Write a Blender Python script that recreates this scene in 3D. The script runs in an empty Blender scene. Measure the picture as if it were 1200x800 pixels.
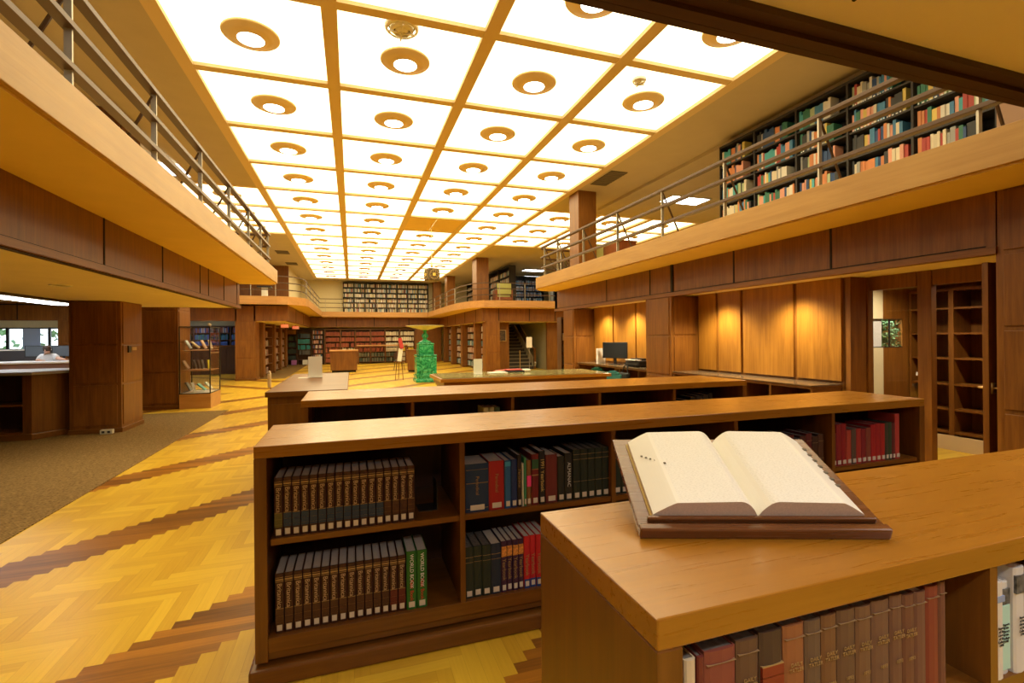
import bpy, math, random
from mathutils import Matrix, Vector
random.seed(7)
C = bpy.context.scene.collection
SC = bpy.context.scene

# ------------------------------------------------------------------ camera, light, exposure
YAW, ROLL, FPX = 0.3217, -0.0086, 564.45
fw = Vector((math.sin(YAW), math.cos(YAW), 0)); r0 = Vector((math.cos(YAW), -math.sin(YAW), 0)); u0 = Vector((0, 0, 1))
rt = math.cos(ROLL) * r0 + math.sin(ROLL) * u0
up = -math.sin(ROLL) * r0 + math.cos(ROLL) * u0
cam = bpy.data.cameras.new('camera'); camo = bpy.data.objects.new('camera', cam); C.objects.link(camo)
camo.matrix_world = Matrix(((rt.x, up.x, -fw.x, 0), (rt.y, up.y, -fw.y, 0), (rt.z, up.z, -fw.z, 1.625), (0, 0, 0, 1)))
cam.sensor_width = 36; cam.lens = 36 * FPX / 1200; cam.shift_y = -5.6 / 1200; cam.clip_start = .02; cam.clip_end = 200
SC.camera = camo
SC.view_settings.view_transform = 'Standard'; SC.view_settings.look = 'None'
SC.view_settings.exposure = 0.12; SC.view_settings.gamma = 1.0; SC.view_settings.use_curve_mapping = False
try:
    SC.cycles.use_denoising = True
    SC.cycles.max_bounces = 8; SC.cycles.diffuse_bounces = 5; SC.cycles.glossy_bounces = 3; SC.cycles.transparent_max_bounces = 12
    SC.cycles.sample_clamp_indirect = 6.0; SC.cycles.caustics_reflective = False; SC.cycles.caustics_refractive = False
except Exception:
    pass
W = bpy.data.worlds.new('sky'); SC.world = W; W.use_nodes = True
W.node_tree.nodes['Background'].inputs[0].default_value = (.80, .92, 1, 1)
W.node_tree.nodes['Background'].inputs[1].default_value = 3.5
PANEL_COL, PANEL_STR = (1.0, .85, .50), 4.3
LENS_STR = 9.0
OFFICE_COL, OFFICE_STR = (.93, .96, 1.0), 9.0


def spot(name, loc, power, col=(1, .84, .55), size=100, blend=.8, rad=.05):
    l = bpy.data.lights.new(name, 'SPOT'); l.energy = power; l.color = col
    l.spot_size = math.radians(size); l.spot_blend = blend; l.shadow_soft_size = rad
    o = bpy.data.objects.new(name, l); o.location = loc; C.objects.link(o)
    return o


# recessed alcove and aisle downlights, plus added fill for side room and near bookcases
for q in ((5.45, 6.35, 2.27), (5.45, 5.0, 2.27), (5.5, 9.0, 2.27), (5.5, 10.2, 2.27)):
    spot('alcove_downlight', q, 130, size=130, rad=.09)
for q in ((7.0, 4.3, 2.5), (7.0, 3.2, 2.5)):
    spot('side_room_downlight', q, 90, (1, .84, .6), size=150)  # added spots brightening the otherwise dark side room
for q in ((-3.4, 1.0, 2.29), (-3.4, 4.2, 2.29), (-3.4, 7.4, 2.29)):
    spot('low_soffit_downlight', q, 110, (1, .86, .62), size=150, blend=1)
for q in ((0.4, -.6, 2.86), (2.6, -.3, 2.86), (4.2, .3, 2.86), (1.2, -2.4, 2.86), (-2, -1.6, 2.86)):
    spot('balcony_downlight', q, 190, (1, .96, .90), size=150, blend=1, rad=.15)  # added unseen spots throwing fill light on the near bookcases


# ------------------------------------------------------------------ materials
def lin(r, g, b):
    f = lambda c: (c / 255) / 12.92 if c / 255 <= .04045 else ((c / 255 + .055) / 1.055) ** 2.4
    return (f(r), f(g), f(b), 1)


def newmat(name):
    m = bpy.data.materials.new(name); m.use_nodes = True
    return m, m.node_tree, m.node_tree.nodes['Principled BSDF']


MATS = {}


def plain(name, col, rough=.6, metal=0., noise=.0, scale=8., spec=.5):
    if name in MATS: return MATS[name]
    m, t, p = newmat(name)
    c = col if len(col) == 4 else (*col, 1)
    p.inputs['Roughness'].default_value = rough; p.inputs['Metallic'].default_value = metal
    p.inputs['Specular IOR Level'].default_value = spec
    if noise > 0:
        tc = t.nodes.new('ShaderNodeTexCoord'); n = t.nodes.new('ShaderNodeTexNoise'); n.inputs['Scale'].default_value = scale
        n.inputs['Detail'].default_value = 5
        t.links.new(tc.outputs['Object'], n.inputs['Vector'])
        r = t.nodes.new('ShaderNodeValToRGB')
        r.color_ramp.elements[0].position = .3; r.color_ramp.elements[1].position = .7
        r.color_ramp.elements[0].color = (c[0] * (1 - noise), c[1] * (1 - noise), c[2] * (1 - noise), 1)
        r.color_ramp.elements[1].color = (min(1, c[0] * (1 + noise)), min(1, c[1] * (1 + noise)), min(1, c[2] * (1 + noise)), 1)
        t.links.new(n.outputs['Fac'], r.inputs['Fac']); t.links.new(r.outputs['Color'], p.inputs['Base Color'])
    else:
        p.inputs['Base Color'].default_value = c
    MATS[name] = m
    return m


def emis(name, col, s):
    if name in MATS: return MATS[name]
    m, t, p = newmat(name)
    p.inputs['Base Color'].default_value = (.8, .8, .8, 1)
    p.inputs['Emission Color'].default_value = (*col[:3], 1); p.inputs['Emission Strength'].default_value = s
    MATS[name] = m
    return m


def wood(name, dark, light, axis='z', rough=.38, grain=34., coat=.0):
    """oak: fine grain along one axis over slow cloudy patches"""
    if name in MATS: return MATS[name]
    m, t, p = newmat(name); N, L = t.nodes, t.links
    tc = N.new('ShaderNodeTexCoord')
    mp = N.new('ShaderNodeMapping'); sc = [grain] * 3; sc['xyz'.index(axis)] = grain / 22
    mp.inputs['Scale'].default_value = sc
    L.new(tc.outputs['Object'], mp.inputs['Vector'])
    n1 = N.new('ShaderNodeTexNoise'); n1.inputs['Scale'].default_value = 1; n1.inputs['Detail'].default_value = 6
    n1.inputs['Roughness'].default_value = .62; n1.inputs['Distortion'].default_value = .6
    L.new(mp.outputs['Vector'], n1.inputs['Vector'])
    mp2 = N.new('ShaderNodeMapping'); sc2 = [5.] * 3; sc2['xyz'.index(axis)] = .9
    mp2.inputs['Scale'].default_value = sc2; L.new(tc.outputs['Object'], mp2.inputs['Vector'])
    n2 = N.new('ShaderNodeTexNoise'); n2.inputs['Scale'].default_value = 1; n2.inputs['Detail'].default_value = 3
    n2.inputs['Distortion'].default_value = 1.2
    L.new(mp2.outputs['Vector'], n2.inputs['Vector'])
    mx = N.new('ShaderNodeMix'); mx.data_type = 'FLOAT'; mx.inputs[0].default_value = .42
    L.new(n1.outputs['Fac'], mx.inputs[2]); L.new(n2.outputs['Fac'], mx.inputs[3])
    r = N.new('ShaderNodeValToRGB'); r.color_ramp.elements[0].position = .33; r.color_ramp.elements[1].position = .68
    r.color_ramp.elements[0].color = dark; r.color_ramp.elements[1].color = light
    L.new(mx.outputs[0], r.inputs['Fac']); L.new(r.outputs['Color'], p.inputs['Base Color'])
    rr = N.new('ShaderNodeMapRange'); rr.inputs[3].default_value = rough - .06; rr.inputs[4].default_value = rough + .1
    L.new(n1.outputs['Fac'], rr.inputs[0]); L.new(rr.outputs[0], p.inputs['Roughness'])
    bp = N.new('ShaderNodeBump'); bp.inputs['Strength'].default_value = .12; bp.inputs['Distance'].default_value = .002
    L.new(n1.outputs['Fac'], bp.inputs['Height']); L.new(bp.outputs['Normal'], p.inputs['Normal'])
    if coat: p.inputs['Coat Weight'].default_value = coat; p.inputs['Coat Roughness'].default_value = .18
    MATS[name] = m
    return m


D1, L1 = (.138, .045, .006, 1), (.28, .112, .015, 1)       # wall panelling oak
D2, L2 = (.112, .037, .005, 1), (.225, .088, .012, 1)        # furniture oak
Wz = wood('oak_upright', D1, L1, 'z')
Wx = wood('oak_along_x', D1, L1, 'x')
Wy = wood('oak_along_y', D1, L1, 'y')
Fx = wood('case_oak_x', D2, L2, 'x', .3, 30)
Fz = wood('case_oak_z', D2, L2, 'z', .34, 30)
Fy = wood('case_oak_y', D2, L2, 'y', .34, 30)
TOP = wood('worktop_oak', (.29, .115, .008, 1), (.38, .165, .015, 1), 'x', .27, 60, .2)
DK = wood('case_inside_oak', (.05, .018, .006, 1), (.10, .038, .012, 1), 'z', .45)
FAS = wood('fascia_oak_y', (.42, .24, .065, 1), (.55, .34, .12, 1), 'y', .42, 26)
FASX = wood('fascia_oak_x', (.40, .19, .05, 1), (.56, .30, .095, 1), 'x', .42, 26)
BEAMD = wood('dark_beam_oak', (.032, .010, .004, 1), (.065, .022, .008, 1), 'x', .5)
REDW = wood('reddish_oak', (.20, .055, .016, 1), (.33, .10, .03, 1), 'z', .4)
PL_Y = plain('yellow_plaster', (.82, .60, .25), .8, noise=.03, scale=3)
PL_C = plain('cream_plaster', (.50, .42, .30), .85, noise=.03, scale=3)
PL_G = plain('soffit_plaster', (.86, .74, .58), .85, noise=.03, scale=3)
PL_W = plain('pale_wall_paint', (.66, .58, .36), .85, noise=.02)
GRID = plain('gilt_grid', (.70, .54, .30), .7)  # cream plaster; golden look of the backlight is put into the colour
WHITE = plain('white_paint', (.8, .8, .78), .6)
TILE = plain('acoustic_tile', (.62, .62, .60), .9, noise=.18, scale=60)
BRZ = plain('bronze_rail', (.085, .042, .018), .4, metal=.2)
STL = plain('pale_post_metal', (.46, .42, .34), .4, metal=.6)
BLK = plain('black_metal', (.02, .018, .016), .4)
BLKP = plain('black_plastic', (.012, .012, .014), .45)
DKG = plain('dark_gap', (.012, .008, .005), .8)
BRASS = plain('brass', (.75, .55, .25), .3, metal=.9)
GDULL = plain('dull_gilt', (.26, .16, .07), .6)
GOLD = plain('gold_leaf', (.42, .27, .10), .4, metal=.3)
PAPER = plain('paper', (.80, .78, .72), .7)
PAGES = plain('page_edge', (.55, .50, .42), .8, noise=.12, scale=120)
PAGED = plain('dusty_page_edge', (.13, .115, .10), .85, noise=.35, scale=90)
PAGEG = plain('page_edge_grey', (.52, .49, .44), .8, noise=.10, scale=150)
LABEL = plain('white_label', (.62, .56, .46), .6)
INK = plain('ink', (.03, .03, .035), .6)
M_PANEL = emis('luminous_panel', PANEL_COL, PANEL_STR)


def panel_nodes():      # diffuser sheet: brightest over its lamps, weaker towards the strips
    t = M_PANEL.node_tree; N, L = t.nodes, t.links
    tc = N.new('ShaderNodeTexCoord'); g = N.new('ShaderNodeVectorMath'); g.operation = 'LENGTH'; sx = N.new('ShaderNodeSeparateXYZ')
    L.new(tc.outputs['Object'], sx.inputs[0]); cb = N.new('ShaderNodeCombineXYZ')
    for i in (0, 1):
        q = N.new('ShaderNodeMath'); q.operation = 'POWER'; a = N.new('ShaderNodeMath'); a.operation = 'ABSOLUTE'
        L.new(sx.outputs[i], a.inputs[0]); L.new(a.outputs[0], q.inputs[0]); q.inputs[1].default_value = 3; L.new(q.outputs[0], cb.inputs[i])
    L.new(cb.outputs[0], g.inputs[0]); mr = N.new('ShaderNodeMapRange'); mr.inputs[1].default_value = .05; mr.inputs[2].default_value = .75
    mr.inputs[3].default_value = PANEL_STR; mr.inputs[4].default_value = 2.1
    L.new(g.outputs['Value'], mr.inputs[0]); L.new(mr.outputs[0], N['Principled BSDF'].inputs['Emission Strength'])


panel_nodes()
M_LENS = emis('lamp_lens', (1, .95, .82), LENS_STR)
M_TUBE = emis('fluorescent', OFFICE_COL, OFFICE_STR)
M_EXIT = emis('exit_red', (1, .10, .10), 1.2)


def objcolor_mat(name, rough=.55):
    m, t, p = newmat(name); oi = t.nodes.new('ShaderNodeObjectInfo')
    t.links.new(oi.outputs['Color'], p.inputs['Base Color']); p.inputs['Roughness'].default_value = rough
    return m


COVER = objcolor_mat('book_cloth')


def attr_mat():
    m, t, p = newmat('shelved_book_cloth'); a = t.nodes.new('ShaderNodeVertexColor'); a.layer_name = 'Col'
    t.links.new(a.outputs['Color'], p.inputs['Base Color']); p.inputs['Roughness'].default_value = .6
    return m


ATTR = attr_mat()


def glass(name, tint=(1, 1, 1), refl=1.0):
    m, t, p = newmat(name); N, L = t.nodes, t.links
    out = N['Material Output']; tr = N.new('ShaderNodeBsdfTransparent'); gl = N.new('ShaderNodeBsdfGlossy')
    gl.inputs['Roughness'].default_value = .02; tr.inputs[0].default_value = (*tint, 1)
    fr = N.new('ShaderNodeLayerWeight'); fr.inputs[0].default_value = .5
    pw = N.new('ShaderNodeMath'); pw.operation = 'POWER'; pw.inputs[1].default_value = 5; L.new(fr.outputs['Facing'], pw.inputs[0])
    ml = N.new('ShaderNodeMath'); ml.operation = 'MULTIPLY_ADD'; ml.inputs[1].default_value = .9 * refl; ml.inputs[2].default_value = .04
    mx = N.new('ShaderNodeMixShader'); L.new(pw.outputs[0], ml.inputs[0]); L.new(ml.outputs[0], mx.inputs[0])
    L.new(tr.outputs[0], mx.inputs[1]); L.new(gl.outputs[0], mx.inputs[2]); L.new(mx.outputs[0], out.inputs[0])
    return m


GLASS = glass('clear_glass')
LEDG = plain('grey_ledge_glass', (.17, .12, .07), .15)
GTOP = plain('green_glass_top', (.30, .29, .12), .12, noise=.25, scale=5)


def floor_mat():
    """herringbone parquet, boards .09 x .45 m, every third row of boards walnut"""
    m, t, p = newmat('herringbone_parquet'); N, L = t.nodes, t.links

    def M(op, a, b=None, c=None):
        n = N.new('ShaderNodeMath'); n.operation = op
        for i, v in enumerate((a, b, c)):
            if v is None: continue
            if isinstance(v, (int, float)): n.inputs[i].default_value = v
            else: L.new(v, n.inputs[i])
        return n.outputs[0]
    tc = N.new('ShaderNodeTexCoord'); sp = N.new('ShaderNodeSeparateXYZ'); L.new(tc.outputs['Object'], sp.inputs[0])
    X0, Y0 = sp.outputs[0], sp.outputs[1]
    # beyond the crossing the pattern turns back on itself left of the aisle line
    mir = M('SUBTRACT', M('ABSOLUTE', M('ADD', X0, 2.65)), 2.65)
    far = M('GREATER_THAN', Y0, 16.5)
    Xm = M('ADD', M('MULTIPLY', mir, far), M('MULTIPLY', X0, M('SUBTRACT', 1.0, far)))
    w, PHY = .075, 1.25
    x = M('DIVIDE', M('ADD', Xm, 270.0), w); y = M('DIVIDE', M('ADD', Y0, 270.0 + PHY), w)
    ix, iy = M('FLOOR', x), M('FLOOR', y)
    df = M('SUBTRACT', ix, iy)
    mm = M('FLOORED_MODULO', df, 36)
    ge = [M('GREATER_THAN', mm, v - .5) for v in (8, 14, 19, 24, 30)]
    st0 = M('ADD', M('ADD', M('MULTIPLY', ge[0], 8), M('MULTIPLY', ge[1], 6)), M('ADD', M('MULTIPLY', M('ADD', ge[2], ge[3]), 5), M('MULTIPLY', ge[4], 6)))
    tt = M('SUBTRACT', mm, st0)
    inv = M('ADD', M('SUBTRACT', ge[0], ge[1]), M('ADD', M('SUBTRACT', ge[2], ge[3]), ge[4]))
    horiz = M('SUBTRACT', 1.0, inv)
    hx, hy = M('SUBTRACT', ix, tt), iy
    vy = M('ADD', iy, tt); vx = ix
    bx = M('ADD', M('MULTIPLY', hx, horiz), M('MULTIPLY', M('ADD', vx, .37), inv))
    by = M('ADD', M('MULTIPLY', hy, horiz), M('MULTIPLY', vy, inv))
    cb = N.new('ShaderNodeCombineXYZ'); L.new(bx, cb.inputs[0]); L.new(by, cb.inputs[1])
    wn = N.new('ShaderNodeTexWhiteNoise'); wn.noise_dimensions = '2D'; L.new(cb.outputs[0], wn.inputs['Vector'])
    # dark rows: horizontal boards in every third period
    dark = M('SUBTRACT', 1.0, ge[0])
    # seams
    fx, fy = M('FRACT', x), M('FRACT', y)
    edge = M('MULTIPLY', horiz, M('MINIMUM', fy, M('SUBTRACT', 1.0, fy)))
    edge2 = M('MULTIPLY', inv, M('MINIMUM', fx, M('SUBTRACT', 1.0, fx)))
    ed = M('ADD', edge, edge2)
    seam = M('LESS_THAN', ed, .018)
    # grain, stretched along each board
    def gr(sx, sy):
        mp = N.new('ShaderNodeMapping'); mp.inputs['Scale'].default_value = (sx, sy, 1); L.new(tc.outputs['Object'], mp.inputs[0])
        nn = N.new('ShaderNodeTexNoise'); nn.inputs['Scale'].default_value = 1; nn.inputs['Detail'].default_value = 5
        L.new(mp.outputs[0], nn.inputs['Vector']); return nn.outputs['Fac']
    g = M('ADD', M('MULTIPLY', gr(3, 60), horiz), M('MULTIPLY', gr(60, 3), inv))
    f = M('ADD', M('MULTIPLY', wn.outputs[0], .55), M('MULTIPLY', g, .6))
    lr = N.new('ShaderNodeValToRGB'); lr.color_ramp.elements[0].position = .15; lr.color_ramp.elements[1].position = .95
    lr.color_ramp.elements[0].color = (.55, .31, .022, 1); lr.color_ramp.elements[1].color = (.76, .51, .045, 1)
    L.new(f, lr.inputs[0])
    dr = N.new('ShaderNodeValToRGB'); dr.color_ramp.elements[0].position = .15; dr.color_ramp.elements[1].position = .95
    dr.color_ramp.elements[0].color = (.075, .022, .003, 1); dr.color_ramp.elements[1].color = (.46, .19, .018, 1)
    L.new(f, dr.inputs[0])
    mx = N.new('ShaderNodeMix'); mx.data_type = 'RGBA'; L.new(dark, mx.inputs[0]); L.new(lr.outputs[0], mx.inputs[6]); L.new(dr.outputs[0], mx.inputs[7])
    m2 = N.new('ShaderNodeMix'); m2.data_type = 'RGBA'; m2.blend_type = 'MULTIPLY'
    L.new(M('MULTIPLY', seam, .28), m2.inputs[0]); L.new(mx.outputs[2], m2.inputs[6]); m2.inputs[7].default_value = (.35, .22, .1, 1)
    L.new(m2.outputs[2], p.inputs['Base Color']); p.inputs['Roughness'].default_value = .33
    return m


def carpet_mat():
    m, t, p = newmat('woven_carpet'); N, L = t.nodes, t.links
    tc = N.new('ShaderNodeTexCoord')
    v = N.new('ShaderNodeTexVoronoi'); v.inputs['Scale'].default_value = 38; L.new(tc.outputs['Object'], v.inputs['Vector'])
    w = N.new('ShaderNodeTexWave'); w.inputs['Scale'].default_value = 9; w.inputs['Distortion'].default_value = 2.5
    w.inputs['Detail'].default_value = 2; w.inputs['Detail Scale'].default_value = 4
    mp = N.new('ShaderNodeMapping'); mp.inputs['Rotation'].default_value = (0, 0, .785); L.new(tc.outputs['Object'], mp.inputs[0]); L.new(mp.outputs[0], w.inputs['Vector'])
    mx = N.new('ShaderNodeMix'); mx.data_type = 'FLOAT'; mx.inputs[0].default_value = .55
    L.new(v.outputs['Distance'], mx.inputs[2]); L.new(w.outputs['Fac'], mx.inputs[3])
    r = N.new('ShaderNodeValToRGB'); r.color_ramp.elements[0].color = (.045, .025, .006, 1); r.color_ramp.elements[1].color = (.37, .235, .085, 1)
    L.new(mx.outputs[0], r.inputs[0]); L.new(r.outputs[0], p.inputs['Base Color']); p.inputs['Roughness'].default_value = .95
    p.inputs['Specular IOR Level'].default_value = .1
    bp = N.new('ShaderNodeBump'); bp.inputs['Strength'].default_value = .5; bp.inputs['Distance'].default_value = .006
    L.new(mx.outputs[0], bp.inputs['Height']); L.new(bp.outputs[0], p.inputs['Normal'])
    return m


def malachite_mat():
    m, t, p = newmat('green_malachite'); N, L = t.nodes, t.links
    tc = N.new('ShaderNodeTexCoord'); n = N.new('ShaderNodeTexNoise'); n.inputs['Scale'].default_value = 5; n.inputs['Detail'].default_value = 8
    n.inputs['Distortion'].default_value = 2.4; L.new(tc.outputs['Object'], n.inputs['Vector'])
    r = N.new('ShaderNodeValToRGB'); e = r.color_ramp.elements
    e[0].position = .34; e[0].color = (.004, .14, .06, 1); e[1].position = .52; e[1].color = (.02, .33, .14, 1)
    x = e.new(.66); x.color = (.10, .52, .26, 1)
    L.new(n.outputs['Fac'], r.inputs[0]); L.new(r.outputs[0], p.inputs['Base Color']); p.inputs['Roughness'].default_value = .22
    return m


# ------------------------------------------------------------------ mesh collecting
class MB:
    def __init__(s): s.v = []; s.f = []; s.m = []; s.c = []; s.col = None

    def _add(s, vs, fs, mi):
        b = len(s.v); s.v += vs
        for f in fs:
            s.f.append([b + i for i in f]); s.m.append(mi); s.c.append(s.col)

    def box(s, x0, x1, y0, y1, z0, z1, mi=0, M=None):
        vs = [Vector((x, y, z)) for z in (z0, z1) for y in (y0, y1) for x in (x0, x1)]
        if M is not None: vs = [M @ v for v in vs]
        s._add([tuple(v) for v in vs], [(0, 2, 3, 1), (4, 5, 7, 6), (0, 1, 5, 4), (2, 6, 7, 3), (0, 4, 6, 2), (1, 3, 7, 5)], mi)
        return s

    def prism(s, poly, z0, z1, mi=0):
        n = len(poly)
        a = sum(poly[i][0] * poly[(i + 1) % n][1] - poly[(i + 1) % n][0] * poly[i][1] for i in range(n))
        if a < 0: poly = poly[::-1]
        vs = [(x, y, z0) for x, y in poly] + [(x, y, z1) for x, y in poly]
        s._add(vs, [tuple(range(n))[::-1], tuple(range(n, 2 * n))] + [(i, (i + 1) % n, n + (i + 1) % n, n + i) for i in range(n)], mi)
        return s

    def lathe(s, prof, n=24, cx=0, cy=0, mi=0, rot0=0., cap=True):
        vs = []; fs = []
        for r, z in prof:
            for k in range(n):
                a = rot0 + 2 * math.pi * k / n; vs.append((cx + r * math.cos(a), cy + r * math.sin(a), z))
        for j in range(len(prof) - 1):
            for k in range(n):
                k2 = (k + 1) % n; fs.append((j * n + k, j * n + k2, (j + 1) * n + k2, (j + 1) * n + k))
        if cap: fs.append(tuple(range(n))[::-1]); fs.append(tuple((len(prof) - 1) * n + k for k in range(n)))
        s._add(vs, fs, mi); return s

    def tube(s, pts, r, n=8, mi=0):
        pts = [Vector(p) for p in pts]; vs = []; fs = []
        rs = r if isinstance(r, (list, tuple)) else [r] * len(pts)
        for i, p in enumerate(pts):
            d = (pts[min(i + 1, len(pts) - 1)] - pts[max(i - 1, 0)]).normalized()
            a = d.cross(Vector((0, 0, 1)));
            if a.length < 1e-3: a = d.cross(Vector((1, 0, 0)))
            a.normalize(); b = d.cross(a)
            for k in range(n):
                t = 2 * math.pi * k / n; vs.append(tuple(p + (a * math.cos(t) + b * math.sin(t)) * rs[i]))
        for i in range(len(pts) - 1):
            for k in range(n):
                k2 = (k + 1) % n; fs.append((i * n + k, i * n + k2, (i + 1) * n + k2, (i + 1) * n + k))
        fs.append(tuple(range(n))); fs.append(tuple((len(pts) - 1) * n + k for k in range(n))[::-1])
        s._add(vs, fs, mi); return s

    def ribbon(s, line, z0, z1, th, side=1, mi=0):
        """a vertical board following a plan polyline, th thick towards its left (side=1)"""
        P = [Vector((p[0], p[1])) for p in line]; O = []
        for i, p in enumerate(P):
            d1 = (P[i] - P[i - 1]).normalized() if i else (P[1] - P[0]).normalized()
            d2 = (P[i + 1] - P[i]).normalized() if i < len(P) - 1 else d1
            n1 = Vector((-d1.y, d1.x)); n2 = Vector((-d2.y, d2.x)); n = (n1 + n2)
            n = n / max(n.length, 1e-6); c = max(n.dot(n1), .4)
            O.append(p + n * th * side / c)
        vs = []
        for p, o in zip(P, O): vs += [(p.x, p.y, z0), (p.x, p.y, z1), (o.x, o.y, z1), (o.x, o.y, z0)]
        fs = []
        for i in range(len(P) - 1):
            for k in range(4):
                k2 = (k + 1) % 4; fs.append((4 * i + k, 4 * i + k2, 4 * i + 4 + k2, 4 * i + 4 + k))
        fs.append((3, 2, 1, 0)); e = 4 * (len(P) - 1); fs.append((e, e + 1, e + 2, e + 3))
        s._add(vs, fs, mi); return s

    def mesh(s, name, mats, smooth=False):
        me = bpy.data.meshes.new(name); me.from_pydata([tuple(v) for v in s.v], [], s.f)
        for m in (mats if isinstance(mats, (list, tuple)) else [mats]): me.materials.append(m)
        me.polygons.foreach_set('material_index', s.m)
        if smooth: me.polygons.foreach_set('use_smooth', [True] * len(s.f))
        if any(c is not None for c in s.c):
            ca = me.color_attributes.new('Col', 'FLOAT_COLOR', 'CORNER'); k = 0
            for f, c in zip(s.f, s.c):
                for _ in f: ca.data[k].color = (*(c or (.5, .5, .5)), 1); k += 1
        import bmesh
        bm = bmesh.new(); bm.from_mesh(me); bmesh.ops.recalc_face_normals(bm, faces=bm.faces); bm.to_mesh(me); bm.free()
        me.update(); return me

    def build(s, name, mats, parent=None, smooth=False, bevel=0, loc=None):
        o = bpy.data.objects.new(name, s.mesh(name, mats, smooth)); C.objects.link(o)
        if parent: o.parent = parent
        if loc: o.location = loc
        if bevel:
            b = o.modifiers.new('edge', 'BEVEL'); b.width = bevel; b.segments = 2; b.limit_method = 'ANGLE'
        return o


def box(*a): return MB().box(*a)


def tag(o, label=None, cat=None, group=None, kind=None):
    for k, v in (('label', label), ('category', cat), ('group', group), ('kind', kind)):
        if v: o[k] = v
    return o


def thing(name, label, cat, loc=(0, 0, 0), rz=0, group=None, kind=None):
    o = bpy.data.objects.new(name, None); C.objects.link(o); o.empty_display_size = .1
    o.location = loc; o.rotation_euler = (0, 0, rz)
    return tag(o, label, cat, group, kind)


def struct(name, mb, mats, label=None, **k):
    o = mb.build(name, mats, **k); o['kind'] = 'structure'
    if label: o['label'] = label
    return o


def kids(o): return [c for c in bpy.data.objects if c.parent == o]


def dup(root, loc, rz=None, label=None, group=None):
    r = root.copy(); C.objects.link(r); r.location = loc
    if rz is not None: r.rotation_euler = (0, 0, rz)
    if label: r['label'] = label
    if group: r['group'] = group
    for ch in root.children:
        c = ch.copy(); C.objects.link(c); c.parent = r
        for g in ch.children:
            d = g.copy(); C.objects.link(d); d.parent = c
    return r


def textmesh(txt, size, mat, name='title', extrude=.0004):
    cu = bpy.data.curves.new(name, 'FONT'); cu.body = txt; cu.size = size; cu.align_x = 'CENTER'; cu.align_y = 'CENTER'; cu.extrude = extrude
    cu.resolution_u = 3
    o = bpy.data.objects.new(name, cu); C.objects.link(o)
    bpy.context.view_layer.update()
    me = bpy.data.meshes.new_from_object(o.evaluated_get(bpy.context.evaluated_depsgraph_get()))
    me.name = name; me.materials.clear(); me.materials.append(mat)
    bpy.data.objects.remove(o); bpy.data.curves.remove(cu)
    return me


def meshobj(name, me, parent, loc=(0, 0, 0), rot=(0, 0, 0)):
    o = bpy.data.objects.new(name, me); C.objects.link(o); o.parent = parent; o.location = loc; o.rotation_euler = rot
    return o


ORD = ['first', 'second', 'third', 'fourth', 'fifth', 'sixth', 'seventh', 'eighth', 'ninth', 'tenth', 'eleventh', 'twelfth',
       'thirteenth', 'fourteenth', 'fifteenth', 'sixteenth', 'seventeenth', 'eighteenth', 'nineteenth', 'twentieth', 'twenty-first', 'twenty-second']

# ------------------------------------------------------------------ heights of the hall
ZC = 5.30          # main ceiling
MB0, MT = 2.85, 3.15   # near balconies: underside, floor edge
FB0, FT = 2.93, 3.25   # far balconies
BZ = 2.31          # bottom of the panelled bands

# ------------------------------------------------------------------ floor and carpets
struct('floor', box(-24, 14.4, -4.2, 33.6, -.1, 0), floor_mat(), 'yellow oak herringbone parquet crossed by dark walnut stripes')
CARP = carpet_mat()
tag(box(-24, -2.68, -4.2, 12.5, 0, .008).build('carpet', CARP), 'brown woven carpet lying under the left balcony beside the parquet', 'carpet')
tag(box(-3.9, -2.58, 21.6, 33, 0, .006).build('carpet', CARP), 'beige carpet strip running down the far left aisle', 'carpet')

# ------------------------------------------------------------------ outer walls
wl = MB(); wl.box(-24.2, -24, -4.2, 29, 0, ZC)
struct('wall_left', wl, PL_W)
struct('wall_near', box(-24, 14.4, -4.4, -4.2, 0, ZC), Wz)
struct('wall_right', box(14.4, 14.6, -4.2, 33.6, 0, ZC), PL_W)
struct('wall_far', box(-4.2, 14.4, 33.0, 33.2, 0, ZC), PL_W, 'pale end wall behind the upper bookcase')
# office end wall with its window band
wo = MB(); wo.box(-24, -4.2, 28.5, 28.7, 0, 1.22); wo.box(-24, -4.2, 28.5, 28.7, 2.24, ZC)
wo.box(-11.2, -4.2, 28.5, 28.7, 1.22, 2.24)
struct('wall_office', wo, PL_W)
wf = thing('window_1', 'office window band with dark frames and daylight', 'window', (0, 28.55, 0), kind='structure')
fr = MB(); fr.box(-24, -11.2, -.04, .04, 2.18, 2.26); fr.box(-24, -11.2, -.04, .04, 1.2, 1.26)
for x in (-23, -21.4, -19.8, -18.2, -16.65, -15.1, -14.3, -13.55, -12.2, -11.25): fr.box(x - .05, x + .05, -.05, .05, 1.2, 2.26)
fr.build('window_frame', BLK, wf)
box(-24, -11.2, -.005, .005, 1.24, 2.2).build('glass_pane', GLASS, wf)
box(-14.5, -13.85, -.12, -.08, 1.22, 2.2).build('roller_blind', plain('blue_grey_blind', (.42, .52, .72), .8), wf)
ex = MB(); ex.box(-40, 0, 40, 40.1, -.5, 1.35)
struct('ground_outside', box(-60, 20, 29, 60, -.4, -.3), plain('lawn', (.12, .25, .08), .9))
LEAF = plain('leaf_green', (.16, .30, .16), .7, noise=.5, scale=6)


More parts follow.
